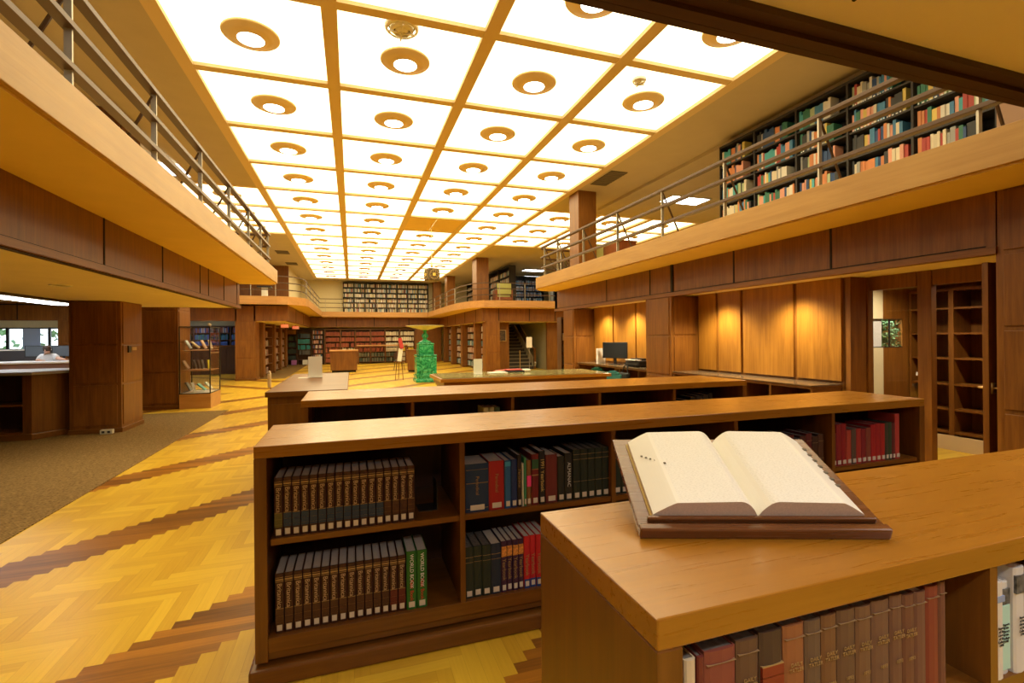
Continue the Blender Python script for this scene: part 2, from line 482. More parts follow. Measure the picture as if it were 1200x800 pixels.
def bush(x, y, h, r, lab):
    m = MB()
    for k in range(60):
        a = random.uniform(0, 6.28); q = random.random() ** .5 * r; z = random.uniform(.25, 1) * h
        q *= math.sin(math.pi * min(1, (z / h) * .9 + .05)) + .12
        c = Vector((q * math.cos(a), q * math.sin(a), z)); s = random.uniform(.08, .2)
        m.box(-s, s, -s, s, -.01, .01, 0, Matrix.Translation(c) @ Matrix.Rotation(random.uniform(0, 3), 4, 'X') @ Matrix.Rotation(random.uniform(0, 3), 4, 'Y'))
    t = thing('garden_tree', lab, 'tree', (x, y, -.3))
    m.build('foliage', LEAF, t)
    MB().tube([(0, 0, 0), (.02, 0, h * .7)], [.09, .04]).build('trunk', plain('bark', (.10, .07, .05), .9), t)


bush(-15.2, 33, 3.4, 1.3, 'green tree outside the right pane of the office window')
bush(-19.5, 35, 3.2, 1.6, 'green tree outside the leftmost office panes')

# ------------------------------------------------------------------ main ceiling: plaster, grid, luminous panels
GX = [-2.06 + 1.85 * i for i in range(5)]           # -2.06 .. 5.34
GY = [1.95 + 1.85 * i for i in range(17)]           # 1.95 .. 31.55
TL = [GX[0] - 1.85 * i for i in range(5)]           # transept to the left
TR = [GX[4] + 1.85 * i for i in range(5)]
ty0, ty1 = GY[6], GY[9]                             # 13.05 .. 18.6
cl = MB()
cl.box(-3.3, GX[0], -4.2, ty0, ZC, ZC + .12); cl.box(-24, GX[0], ty1, 33.2, ZC, ZC + .12); cl.box(-24, TL[4], ty0, ty1, ZC, ZC + .12)
cl.box(GX[4], 14.4, -4.2, ty0, ZC, ZC + .12); cl.box(GX[4], 14.4, ty1, 33.2, ZC, ZC + .12); cl.box(TR[4], 14.4, ty0, ty1, ZC, ZC + .12)
cl.box(GX[0], GX[4], -4.2, GY[0], ZC, ZC + .12); cl.box(GX[0], GX[4], GY[16], 33.2, ZC, ZC + .12)
cl.box(-24, -3.3, -4.2, ty0, ZC + .4, ZC + .52); cl.box(-3.42, -3.3, -4.2, ty0, ZC, ZC + .4)
struct('ceiling', cl, PL_C, 'cream plaster ceiling around the glowing panels')
struct('trim_1', box(6.78, 6.9, -4, 12.4, ZC - .07, ZC), PL_C, 'thin ceiling moulding beside the right balcony bookcase')
g = MB()
HW = .085
for i, x in enumerate(GX): g.box(x - HW, x + HW, GY[0], GY[16], ZC - .015, ZC + .10)
for y in GY: g.box(GX[0], GX[4], y - HW * .8, y + HW * .8, ZC - .005, ZC + .10)
for T in (TL, TR):
    for x in T[1:]: g.box(x - HW, x + HW, ty0, ty1, ZC - .015, ZC + .10)
    for y in GY[6:10]: g.box(min(T), max(T), y - HW * .8, y + HW * .8, ZC - .005, ZC + .10)
struct('ceiling_grid', g, GRID, 'golden plaster strips between the glowing ceiling panels')

dish = MB(); dish.lathe([(.325, 0), (.328, -.012), (.315, -.026), (.262, -.034), (.255, -.042), (.21, -.050), (.165, -.062), (.155, -.07), (.15, -.066)], 36, cap=False)
dish_me = dish.mesh('lamp_dish', plain('lamp_dish_paint', (.78, .60, .30), .5), True)
lens = MB(); lens.lathe([(.152, -.066), (.12, -.076), (.06, -.080), (.004, -.081)], 24, cap=False)
lens_me = lens.mesh('lamp_lens', M_LENS, True)
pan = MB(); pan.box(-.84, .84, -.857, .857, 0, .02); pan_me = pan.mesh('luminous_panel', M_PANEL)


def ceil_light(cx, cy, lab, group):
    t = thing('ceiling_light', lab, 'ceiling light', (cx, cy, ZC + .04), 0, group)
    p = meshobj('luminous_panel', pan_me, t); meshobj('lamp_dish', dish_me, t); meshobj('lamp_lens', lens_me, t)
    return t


COLN = ['left', 'second', 'third', 'right']
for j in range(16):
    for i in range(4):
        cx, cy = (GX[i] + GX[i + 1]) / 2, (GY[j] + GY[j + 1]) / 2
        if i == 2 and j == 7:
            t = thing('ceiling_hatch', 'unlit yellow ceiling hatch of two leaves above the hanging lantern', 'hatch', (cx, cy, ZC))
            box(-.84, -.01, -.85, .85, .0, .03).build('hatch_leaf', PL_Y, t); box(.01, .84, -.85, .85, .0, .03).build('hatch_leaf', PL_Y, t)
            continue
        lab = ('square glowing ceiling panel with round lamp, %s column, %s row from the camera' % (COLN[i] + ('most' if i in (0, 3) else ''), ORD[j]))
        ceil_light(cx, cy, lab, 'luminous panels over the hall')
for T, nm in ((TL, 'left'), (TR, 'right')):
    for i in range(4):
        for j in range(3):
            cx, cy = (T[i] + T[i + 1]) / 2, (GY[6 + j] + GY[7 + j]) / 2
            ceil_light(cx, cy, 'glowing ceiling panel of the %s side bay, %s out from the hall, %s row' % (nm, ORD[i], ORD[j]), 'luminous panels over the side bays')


def round_vent(x, y, r, lab):
    t = thing('round_air_diffuser', lab, 'air vent', (x, y, ZC + .04), 0, 'white round air diffusers')
    w = plain('diffuser_white', (.9, .88, .82), .5)
    m = MB()
    for k, (a, b) in enumerate(((1, .82), (.70, .5), (.4, .2))):
        m.lathe([(r * a, -.0), (r * a, -.03 - k * .012), (r * b, -.06 - k * .015), (r * b, -.03)], 28, cap=False)
    m.build('cone_ring', w, t, smooth=True)
    MB().lathe([(r * .8, -.006), (.01, -.0065)], 28, cap=False).build('dark_throat', DKG, t)
    box(-r * .8, r * .8, -.008, .008, -.09, -.07).build('cross_bar', w, t); box(-.008, .008, -r * .8, r * .8, -.09, -.07).build('cross_bar', w, t)


round_vent(.60, 5.86, .20, 'large white round air diffuser set in a glowing panel')
round_vent(3.98, 6.02, .10, 'small white round air diffuser set in a glowing panel')


def grille(x, y, w, d, lab):
    t = thing('ceiling_grille', lab, 'air vent', (x, y, ZC), 0, 'dark square ceiling grilles')
    box(-w / 2, w / 2, -d / 2, d / 2, -.012, 0).build('backing', plain('grille_dark', (.10, .08, .06), .7), t)
    m = MB(); n = 9
    for k in range(n):
        yy = -d / 2 + d * (k + .5) / n; m.box(-w / 2, w / 2, yy - .008, yy + .008, -.02, -.012)
    m.build('slats', plain('grille_slat', (.20, .16, .11), .6), t)


grille(5.72, 9.95, .42, 1.0, 'dark rectangular ceiling grille beside the right upper pillar')
grille(-2.75, 22.5, .5, .8, 'nearer dark ceiling grille above the far left balcony')
grille(-2.75, 25.8, .5, .8, 'farther dark ceiling grille above the far left balcony')
for k, (x, y, lab) in enumerate(((8.6, 10.9, 'bright fluorescent ceiling fixture above the right balcony'), (10.5, 27.6, 'farther white fluorescent fixture over the far right balcony'), (9.6, 24.9, 'nearer white fluorescent fixture over the far right balcony'))):
    t = thing('fluorescent_light', lab, 'ceiling light', (x, y, ZC), 0, 'fluorescent fixtures')
    box(-.62, .62, -.32, .32, -.03, 0).build('housing', WHITE, t); box(-.58, .58, -.28, .28, -.035, -.03).build('diffuser', M_TUBE, t)

# ------------------------------------------------------------------ balconies
def arc(cx, cy, r, a0, a1, n=8):
    return [(cx + r * math.cos(math.radians(a0 + (a1 - a0) * k / n)), cy + r * math.sin(math.radians(a0 + (a1 - a0) * k / n))) for k in range(n + 1)]


# near: U of left arm, cross arm over the camera, right arm
XL, XR, YE, YN = -1.60, 4.60, 12.1, 1.56
left_edge = [(-12, YE)] + arc(XL - .18, YE - .18, .18, 90, 0, 4) + [(XL, YN)]
right_edge = [(XR, YN)] + arc(XR + .5, YE - .5, .5, 180, 90, 8) + [(14.4, YE)]
sl = MB()
sl.prism([(-4.62, YE), *left_edge[1:], (-4.62, YN)], MB0, MT - .03)
sl.prism([(-24, YE), (-4.62, YE), (-4.62, YN), (-24, YN)], 3.0, MT - .03)
sl.prism([(XR, YN), *right_edge[1:], (14.4, YN)], MB0, MT - .03)
struct('ceiling_balcony', sl, PL_Y, 'yellow plaster underside and slab of the near balconies')
struct('ceiling_entry', box(-24, 14.4, -4.2, YN - .02, 2.88, MT - .03), plain('entry_tile', (.86, .76, .80), .9), 'low ceiling of pale tiles over the entrance')
fs = MB(); fs.ribbon(left_edge, MB0 + .015, MT, .035, 1)
struct('trim_2', fs, FAS, 'pale oak fascia board of the left balcony', bevel=.004)
fs = MB(); fs.ribbon(right_edge, MB0 + .015, MT, .035, 1)
struct('trim_3', fs, wood('fascia_oak_deep', (.38, .19, .030, 1), (.50, .28, .06, 1), 'y', .42, 26), 'golden oak fascia board of the right balcony', bevel=.004)
fs = MB(); fs.box(XL, XR, YN - .018, YN + .02, MB0 - .02, MT); fs.box(-24, 14.4, YN - .075, YN - .02, MB0 - .02, MB0 + .03)
fs.box(-24, 14.4, YN - .13, YN - .076, MB0 + .0, MB0 + .031)
struct('trim_4', fs, BEAMD, 'dark oak edge beam of the balcony over the entrance')
sm = MB()
for x in (-2.2, -.2, 1.8, 3.8, 5.8, 7.8): sm.box(x - .006, x + .006, -4, YN - .25, 2.874, 2.882)
for y in (.35, -.9, -2.1): sm.box(-8, 12, y - .005, y + .005, 2.874, 2.881)
struct('trim_5', sm, DKG, 'dark joints between the entrance ceiling tiles')

# panelled bands below the near balconies
def seams_y(mb, x, ys, z0, z1, side):   # grooves on an x = const face; side: direction the face looks
    for y in ys: mb.box(x, x + side * .006, y - .012, y + .012, z0, z1)


bl = MB(); bl.box(-2.47, -2.35, -4.2, YE - .05, BZ, MB0); bl.box(-4.62, -2.47, YE - .17, YE - .05, BZ, MB0)
struct('wall_band_left', bl, Wz, 'oak panelled band hanging below the left balcony')
b2 = MB(); seams_y(b2, -2.35, [3.2, 5.88, 7.46, 9.11, 9.6, 10.67, 11.8], BZ + .07, MB0, 1)
b2.box(-2.352, -2.342, -4, YE - .05, BZ + .062, BZ + .07)
struct('trim_6', b2, DKG, 'dark grooves between band panels on the left')
tl = MB(); tl.box(-2.36, -2.325, -4.2, YE - .03, BZ - .005, BZ + .06)
struct('trim_7', tl, Wy, 'oak rail along the foot of the left band')
struct('ceiling_low_left', box(-4.62, -2.35, -4.2, YE - .05, BZ, BZ + .05), PL_G, 'low cream soffit under the left balcony')
struct('trim_8', MB().box(-2.42, -2.36, -4.2, YE - .05, BZ - .012, BZ + .02).box(-4.68, -4.60, -4.2, YE, BZ - .03, 3.0), plain('dark_trim', (.05, .025, .012), .6), 'dark edge lines of the low soffit')
for (x, y, z_, lab) in ((-3.4, 7.4, BZ, 'round recessed downlight in the low left soffit, the farther'), (-3.4, 4.2, BZ, 'round recessed downlight in the low left soffit, the nearer')):
    t = thing('recessed_downlight', lab, 'ceiling light', (x, y, z_), 0, 'recessed downlights'); MB().lathe([(.11, -.001), (.11, -.012), (.085, -.012), (.085, -.001)], 24, cap=False).build('rim', WHITE, t); MB().lathe([(.085, -.003), (.004, -.0035)], 20, cap=False).build('lamp_face', plain('dim_lamp_face', (.25, .18, .1), .5), t)
struct('ceiling_office', MB().box(-24, -4.69, -4.2, 21.0, 2.96, 2.975).box(-24, -4.2, 21.3, 28.5, 2.9, 2.96), TILE, 'white speckled acoustic ceiling over the office')
ol = thing('office_light', 'long white ceiling light over the office counters', 'ceiling light', (-8.7, 16.2, 2.955))  # added light, emitting all round to brighten the office ceiling
box(-.26, .26, -3, 3, -.20, -.12).build('diffuser', M_TUBE, ol); box(-.28, .28, -3.02, 3.02, -.17, -.15).build('housing', WHITE, ol)
for y in (-2, 2): MB().tube([(0, y, -.14), (0, y, 0)], .01).build('hanger', BLK, ol)
ol2 = dup(ol, (-8.0, 25, 2.895), label='white ceiling light over the blue reference shelves'); ol2.scale = (1, .5, 1)
ol3 = dup(ol, (-14, 24, 2.895), label='white ceiling light near the office windows'); ol3.scale = (1, .6, 1)

br = MB(); br.box(5.3, 5.42, 2.62, 7.1, BZ, MB0); br.box(5.3, 5.42, 7.1, YE + .05, BZ, MB0); br.box(5.3, 9.6, YE - .1, YE + .05, BZ, MB0)
struct('wall_band_right', br, Wz, 'oak panelled band hanging below the right balcony')
b2 = MB(); seams_y(b2, 5.3, [9.33, 7.72, 5.64, 4.14], BZ + .075, MB0, -1)
b2.box(5.29, 5.30, 2.7, YE, BZ + .066, BZ + .074); b2.box(5.28, 5.30, 7.03, 7.09, BZ + .05, MB0)  # last strip paints the shadow line where the band steps
struct('trim_9', b2, DKG, 'dark grooves between band panels on the right')
struct('trim_10', box(5.275, 5.31, 2.62, YE + .05, BZ - .005, BZ + .06), Wy, 'oak rail along the foot of the right band')
struct('ceiling_low_right', MB().box(5.42, 6.2, 2.6, YE - .1, BZ + .02, BZ + .07).box(6.2, 14.4, 5.62, YE - .1, BZ + .02, BZ + .07), PL_G, 'low soffit behind the right band')
# right band lower walls
pw = MB(); pw.box(5.86, 6.0, 4.40, 11.0, .0, BZ + .02)
struct('wall_alcove', pw, Wz, 'oak panelled alcove wall behind the glass topped shelf')
pm = MB()
for y0, y1 in ((4.43, 5.06), (5.12, 6.02), (6.08, 6.56), (6.62, 7.04), (7.9, 9.0), (9.05, 9.95), (10.0, 10.9)):
    pm.box(5.83, 5.86, y0, y1, 1.03, BZ + .02)
struct('trim_11', pm, wood('alcove_panel_oak', (.24, .095, .010, 1), (.44, .20, .025, 1), 'z', .34), 'raised tall oak panels of the alcove wall')


# -------- framed panel pillars
def pillar(name, x0, x1, y0, y1, z0, z1, cuts, lab, faces=('-y', '+x'), mat=None):
    t = thing(name, lab, 'pillar', ((x0 + x1) / 2, (y0 + y1) / 2, z0), kind='structure')
    hx, hy, h = (x1 - x0) / 2, (y1 - y0) / 2, z1 - z0
    mat = mat or Wz
    box(-hx, hx, -hy, hy, 0, h).build('shaft', mat, t)
    m = MB(); e = .055; th = .014
    zs = [.12] + cuts + [h]
    for a, b in zip(zs[:-1], zs[1:]):
        b2 = b - .02; a2 = a + .02
        for fc in faces:
            if fc == '-y': m.box(-hx + e, hx - e, -hy - th, -hy, a2, b2)
            if fc == '+x': m.box(hx, hx + th, -hy + e, hy - e, a2, b2)
            if fc == '-x': m.box(-hx - th, -hx, -hy + e, hy - e, a2, b2)
    m.build('raised_panel', mat, t, bevel=.004)
    box(-hx - .02, hx + .02, -hy - .02, hy + .02, 0, .085).build('plinth', Fx, t, bevel=.006)
    return t


p1 = pillar('pillar', -4.59, -3.85, 10.22, 11.12, 0, ZC + .4, [.86, 1.55, BZ], 'broad dark oak pillar, nearest in the left colonnade')
pillar('pillar', -4.66, -3.86, 13.2, 14.1, 0, ZC, [.86, 1.55, BZ], 'oak pillar behind the glass display case')
pillar('pillar', 5.3, 5.86, 7.1, 7.86, 0, BZ, [.92, 1.62], 'oak pillar between the two alcoves on the right', ('-y', '-x'))
pillar('pillar', 5.3, 5.87, 10.97, 11.6, 0, BZ, [.92, 1.62], 'oak pillar at the far end of the right balcony', ('-y', '-x'))
pillar('pillar', 5.45, 5.95, 10.97, 11.5, MT, ZC, [], 'upper oak pillar rising from the right balcony', ())
pillar('pillar', 5.3, 6.0, 1.0, 2.63, 0, MB0, [.95, 1.66, 2.31], 'oak panelled pier at the right picture edge', ('-x', '-y'))

# ------------------------------------------------------------------ far block
far_edge = [(-24, 20.3), (-2.7, 20.3)] + arc(-2.45, 21.0, .72, 90 - 15, 0, 1)[:0] + [(-2.35, 20.42), (-2.0, 20.75), (-1.78, 21.2), (-1.72, 21.8), (-1.72, 31.5), (4.75, 31.5), (4.75, 24.5), (4.85, 22.6), (5.1, 21.3), (5.6, 20.65), (6.3, 20.5), (14.4, 20.5)]
ce = MB()
ce.prism([(-24, 20.3), (-2.7, 20.3), (-2.35, 20.42), (-2.0, 20.75), (-1.78, 21.2), (-1.72, 21.8), (-1.72, 33), (-4.2, 33), (-4.2, 28.45), (-24, 28.45)], FB0 + .05, FT - .03)
ce.prism([(-1.72, 31.5), (4.75, 31.5), (4.75, 33), (-1.72, 33)], FB0, FT - .03)
ce.prism([(4.75, 33), (4.75, 24.5), (4.85, 22.6), (5.1, 21.3), (5.6, 20.65), (6.3, 20.5), (14.4, 20.5), (14.4, 33)], FB0, FT - .03)
struct('ceiling_far_balcony', ce, PL_Y, 'yellow plaster underside of the far balconies')
f2 = MB(); f2.ribbon(far_edge, FB0 + .01, FT, .04, -1)
struct('trim_12', f2, FASX, 'golden oak fascia board around the far balconies')
fbm = MB()
fbm.box(-4.28, -2.4, 21.1, 21.25, 2.33, FB0); fbm.box(-2.52, -2.4, 21.25, 32.3, 2.33, FB0)
fbm.box(-2.52, 5.7, 32.3, 32.42, 2.33, FB0); fbm.box(5.62, 5.75, 21.1, 32.3, 2.33, FB0); fbm.box(5.75, 14.4, 21.1, 21.25, 2.33, FB0)
struct('wall_band_far', fbm, Wz, 'oak panelled band below the far balconies')
fg = MB()
for y in (24.0, 27.5): fg.box(-2.4, -2.392, y - .02, y + .02, 2.36, FB0)
for x in (-.9, 1.4, 3.6): fg.box(x - .02, x + .02, 32.292, 32.3, 2.36, FB0)
for y in (22.3, 24.6, 27.0, 29.4): fg.box(5.612, 5.62, y - .02, y + .02, 2.36, FB0)
for x in (6.4, 7.9, 9.2): fg.box(x - .015, x + .015, 21.09, 21.1, 2.36, FB0)
struct('trim_13', fg, DKG, 'dark grooves of the far band')
struct('ceiling_far_aisle', MB().box(-3.95, -2.52, 21.25, 32.9, 2.31, 2.35).box(5.75, 14.4, 21.25, 32.9, 2.31, 2.35).box(-2.52, 5.7, 32.42, 33, 2.31, 2.35), PL_G, 'low soffit of the far aisles')
struct('wall_upper_far', box(-24, -3.0, 26.7, 26.85, FT - .03, ZC), Wz, 'oak wall behind the far left balcony')
struct('wall_upper_side', MB().box(-3.12, -3.0, 26.85, 33.0, FT - .03, ZC).box(-4.2, -4.05, 28.7, 33, 0, FB0), PL_W)
struct('wall_end_panel', box(4.02, 5.78, 32.5, 32.6, 0, 2.33), Wz, 'dark oak panelling right of the end bookcases')
struct('wall_office_partition', MB().box(-24, -4.281, 21.1, 21.3, 2.331, 2.99).box(-9.75, -9.0, 21.1, 21.3, 0, 2.33), Wz, 'oak header and piers between hall and office')
ol_ = MB()
for x in (-11.9, -10.9): ol_.box(x - .015, x + .015, 21.09, 21.1, 2.36, 2.95)
ol_.box(-24, -4.28, 21.085, 21.1, 2.86, 2.9)
struct('trim_14', ol_, DKG, 'dark joints of the office header')
pillar('pillar', -4.28, -3.57, 21.1, 21.9, 0, FB0, [.86, 1.55, 2.30], 'oak pillar at the corner of the far left aisle', ('-y', '+x'))
pillar('pillar', -9.76, -9.0, 21.04, 21.3, 0, 2.33, [.86, 1.55], 'oak pier between the office openings', ('-y',))
# aisle side wall with piers and shelves
aw = MB(); aw.box(-4.05, -3.95, 21.9, 33, 0, 2.33)
struct('wall_aisle', aw, DK, 'dark back of the shelves along the far left aisle')
for y in (22.3, 25.4, 27.6, 29.8): pillar('pillar', -3.95, -3.5, y, y + .6, 0, 2.31, [1.2], 'oak pier in the far left aisle', ('-y', '+x'))

# far upper pillars and right side colonnade
pillar('pillar', 5.5, 6.08, 21.6, 22.4, FT, ZC, [], 'upper oak pillar on the far right balcony', ())
pillar('pillar', 5.45, 5.95, 28.6, 29.3, FT, ZC, [], 'upper oak pillar near the end bookcase', ())
pillar('pillar', 5.2, 5.7, 31.9, 32.6, FT, ZC, [], 'upper oak pillar beside the end bookcase', ())
pillar('pillar', 5.8, 6.45, 21.1, 21.75, 0, 2.33, [.9, 1.7], 'broad oak pillar beside the staircase', ('-y', '-x'))
for y in (23.0, 26.0, 28.8, 31.3): pillar('pillar', 5.78, 6.2, y, y + .42, 0, 2.33, [], 'oak pier between bookcases of the far right wall', ())
# stair recess
struct('wall_stair', MB().box(6.45, 7.1, 21.75, 21.9, 0, 2.33).box(9.05, 9.75, 21.75, 21.9, 0, 2.33).box(10.1, 14.4, 21.75, 21.9, 0, 2.33), Wz, 'oak panelling either side of the staircase')
struct('wall_stairwell', MB().box(7.02, 7.12, 21.9, 28, 0, 2.9).box(9.05, 9.15, 21.9, 28, 0, 2.9), plain('olive_plaster', (.36, .34, .22), .85), 'olive stairwell walls')

st = thing('staircase', 'dark staircase rising away behind the white sign stand', 'staircase', (7.12, 22.6, 0))
m = MB(); m2 = MB()
for k in range(16):
    m.box(0, 1.55, k * .28, k * .28 + .3, 0 if k < 1 else k * .17 - .04, (k + 1) * .17 - .03)
    m2.box(0, 1.55, k * .28 - .02, k * .28 + .28, (k + 1) * .17 - .03, (k + 1) * .17)
m.build('riser', plain('stair_riser', (.06, .05, .04), .8), st); m2.build('tread', plain('stair_tread', (.30, .25, .14), .7), st)
m = MB(); m.prism([(0, 0), (4.5, 0), (4.5, .06), (0, .06)], 0, .3)
sd = MB(); a = math.atan2(.17, .28)
sd.box(0, 5.4, -.04, .04, -.05, .3, 0, Matrix.Translation((1.6, 0, .05)) @ Matrix.Rotation(math.pi / 2, 4, 'Z') @ Matrix.Rotation(-a, 4, 'Y'))
sd.build('stringer', plain('pale_stringer', (.50, .46, .32), .7), st)
MB().tube([(1.6, 0, .95), (1.6, 4.4, .95 + 4.4 * .607)], .025).build('handrail', BRASS, st)
MB().box(1.55, 1.65, -.05, .05, 0, 1.05).build('newel_post', Fz, st); MB().tube([(.75, -.2, 0), (.75, -.2, .95)], .02).build('newel_post', BRASS, st)

t = thing('framed_picture', 'small framed picture in a gold frame beside the staircase', 'picture', (6.75, 21.73, 1.4))
box(-.2, .2, -.02, .02, 0, .55).build('picture_frame', BRASS, t, bevel=.005); box(-.16, .16, -.025, -.02, .04, .51).build('print', plain('dim_print', (.09, .06, .04), .4, noise=.8, scale=14), t)
t = thing('sign_stand', 'white notice on a thin pole before the staircase', 'sign', (7.95, 21.3, 0))
MB().lathe([(.16, 0), (.16, .02), (.02, .035)], 20).build('base', STL, t); MB().tube([(0, 0, .03), (0, 0, 1.15)], .014).build('pole', STL, t)
box(-.14, .14, -.01, .01, 1.1, 1.6).build('notice', PAPER, t)

# ------------------------------------------------------------------ railings
def offset(line, d):
    m = MB(); m.ribbon(line, 0, 1, d, 1)
    return [(m.v[4 * i + 2][0], m.v[4 * i + 2][1]) for i in range(len(line))]


def railing(line, z, lab, posts, brace, inset=.1, hs=(.80, .545, .27), side=1, rw=.08, rh=.03):
    t = thing('balcony_railing', lab, 'railing', (0, 0, z), 0, 'balcony railings')
    L = offset(line, inset * side); L2 = offset(line, (inset + rw) * side)
    for nm, h in zip(('top_rail', 'middle_rail', 'bottom_rail'), hs):
        m = MB(); m.ribbon(L, h - rh, h + rh * .3, rw, side)
        m.build(nm, BRZ, t, bevel=.004)
    for (x, y, dx, dy) in posts:      # (dx,dy) points inward from the edge
        px, py = x + dx * (inset + rw / 2), y + dy * (inset + rw / 2)
        if dx: M_ = MB().box(px - .022, px + .022, py - .009, py + .009, 0, hs[0] - rh)
        else: M_ = MB().box(px - .009, px + .009, py - .022, py + .022, 0, hs[0] - rh)
        p = M_.build('post', STL, t)
        if brace:
            n = MB(); n.tube([(px + dx * .01, py + dy * .01, hs[0] - .05), (px + dx * brace, py + dy * brace, 0)], .014, 6)
            n.build('brace', BRZ, p)
    return t


railing(left_edge[::-1], MT, 'bronze three bar railing along the left balcony',
        [(XL, y, -1, 0) for y in (2.45, 3.9, 5.34, 6.79, 8.24, 9.69, 10.9, 11.8)] + [(x, YE, 0, -1) for x in (-2.6, -4.0, -5.5)], .38, side=1)
railing(right_edge[::-1], MT, 'bronze three bar railing along the right balcony',
        [(XR, y, 1, 0) for y in (2.45, 3.82, 5.19, 6.55, 7.92, 9.31, 10.67, 11.5)] + [(x, YE, 0, -1) for x in (5.4, 6.8, 8.2, 9.6)], .38, side=1)
railing(far_edge, FT, 'long curved railing around the far balconies',
        [(x, 20.3, 0, 1) for x in (-8, -6.5, -5, -3.6, -2.75)] + [(-1.72, y, -1, 0) for y in (22.4, 24.4, 26.4, 28.4, 30.4)] +
        [(x, 31.5, 0, 1) for x in (-1.5, -.6, .5, 1.6, 2.7, 3.8, 4.6)] + [(4.75, y, 1, 0) for y in (29.5, 27.5, 25.5, 23.4)] +
        [(x, 20.5, 0, 1) for x in (6.3, 7.5, 8.7, 9.9, 11.1)], .0, side=1, inset=.08, rw=.04)

# ------------------------------------------------------------------ bookcases and books
STUFF = MB()     # every book beyond the three hundred that show largest
PAL = [(.55, .48, .36), (.42, .30, .20), (.30, .07, .05), (.06, .12, .24), (.05, .18, .12), (.62, .58, .48), (.45, .36, .12),
       (.10, .10, .11), (.22, .10, .05), (.15, .30, .38), (.50, .20, .10), (.35, .36, .34)]


def stuff_row(p, ux, n_w, depth, z, h, pal, fill=.9, ny=None, wr=(.025, .05)):
    """books in a row from p along unit ux for n_w metres; ny = direction their spines look"""
    x = 0.; ux = Vector((*ux, 0)); ny = Vector((*ny, 0))
    while x < n_w * fill:
        w = random.uniform(*wr); hh = h * random.uniform(.8, 1.); c = random.choice(pal); k = random.uniform(.75, 1.2)
        STUFF.col = tuple(min(1, v * k) for v in c); d = depth * random.uniform(.85, 1)
        if random.random() < .04: x += .06; continue
        M_ = Matrix(((ux.x, -ny.x, 0, p[0] + ux.x * x), (ux.y, -ny.y, 0, p[1] + ux.y * x), (0, 0, 1, z), (0, 0, 0, 1)))
        STUFF.box(0, w - .002, 0, d, 0, hh, 0, M_); x += w


def case_unit(name, lab, loc, rz, w, h, d, zs, mat, group, dark=None, th=.03, base=.0, back=True, kind=None):
    """bookcase: x along its width, open side towards -y"""
    t = thing(name, lab, 'bookcase', loc, rz, group, kind)
    if back: box(0, w, d - .02, d, 0, h).build('back_panel', dark or mat, t)
    box(0, th, 0, d - .02, 0, h).build('side_panel', mat, t); box(w - th, w, 0, d - .02, 0, h).build('side_panel', mat, t)
    for z in zs: box(th, w - th, .01, d - .02, z - .025, z).build('shelf', mat, t)
    box(th, w - th, 0, d - .02, h - .04, h).build('top_panel', mat, t)
    return t


# end wall, upper floor: eight dark bays of pale books
DARKM = plain('dark_shelf_metal', (.025, .02, .016), .6)
ux0, ux1 = -.5, 4.95
for k in range(8):
    x0 = ux0 + (ux1 - ux0) * k / 8; w = (ux1 - ux0) / 8
    case_unit('bookcase', 'dark upper end wall bookcase, %s bay from the left' % ORD[k], (x0, 32.6, FT - .03), 0, w, 1.98, .38, [.08 + .32 * i for i in range(6)], DARKM, 'end wall bookcases upstairs')
    for i in range(6): stuff_row((x0 + .04, 32.63), (1, 0), w - .08, .2, FT - .03 + .08 + .32 * i, .235, [PAL[0], PAL[5], PAL[5], PAL[0], PAL[1], PAL[11], PAL[6], PAL[9], PAL[2]], .93, (0, -1))
# end wall, ground floor
BAYX = [-1.6, -.67, .24, 1.18, 2.1, 3.03, 4.0]
for k in range(6):
    x0, x1 = BAYX[k], BAYX[k + 1]
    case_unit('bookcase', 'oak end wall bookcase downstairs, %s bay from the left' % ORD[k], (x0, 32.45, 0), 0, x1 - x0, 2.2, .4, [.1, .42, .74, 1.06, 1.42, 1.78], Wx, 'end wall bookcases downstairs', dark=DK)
    red, cream = [(.33, .075, .03), (.28, .06, .03), (.36, .10, .04)], [(.72, .66, .48), (.78, .72, .55)]
    for i, z in enumerate((.1, .42, .74, 1.06, 1.42, 1.78)):
        pal = red if k < 4 else cream
        if i < 2 and 1 < k < 5: pal = [(.10, .14, .10), (.3, .28, .18), (.05, .08, .06)]
        if k == 5 and i == 2: pal = [(.75, .50, .05)]
        if k == 1 and i == 2: pal = [PAL[6], PAL[5], PAL[8]]
        stuff_row((x0 + .05, 32.5), (1, 0), x1 - x0 - .1, .2, z, .27, pal, .95, (0, -1), (.035, .05))
case_unit('bookcase', 'dark bookcase of teal volumes at the end of the left aisle', (-3.2, 32.5, 0), 0, .8, 2.2, .35, [.3, .62, .94, 1.3, 1.66, 1.95], DK, None)
for z, c in ((.62, (.12, .12, .12)), (.94, (.03, .25, .28)), (1.3, (.04, .28, .33)), (1.66, (.05, .09, .14))): stuff_row((-3.15, 32.52), (1, 0), .7, .2, z, .3, [c], .97, (0, -1))
case_unit('bookcase', 'narrow dark bookcase with mixed books left of the red volumes', (-2.35, 32.5, 0), 0, .7, 2.2, .35, [.1, .4, .7, 1.0, 1.3, 1.6, 1.9], DK, None)
for z in (.1, .4, .7, 1.0, 1.3, 1.6, 1.9): stuff_row((-2.3, 32.52), (1, 0), .6, .2, z, .22, [PAL[5], PAL[2], PAL[3], PAL[10]], .9, (0, -1))
case_unit('bookcase', 'dark bookcase with green bound volumes under the exit sign', (-3.95, 32.5, 0), 0, .74, 2.2, .35, [.3, .7, 1.1, 1.5, 1.9], DK, None)
for z, c in ((.3, (.03, .05, .05)), (.7, (.03, .05, .04)), (1.1, (.03, .06, .04)), (1.5, (.05, .07, .03)), (1.9, (.45, .22, .04))): stuff_row((-3.9, 32.52), (1, 0), .64, .2, z, .3, [c], .97, (0, -1))
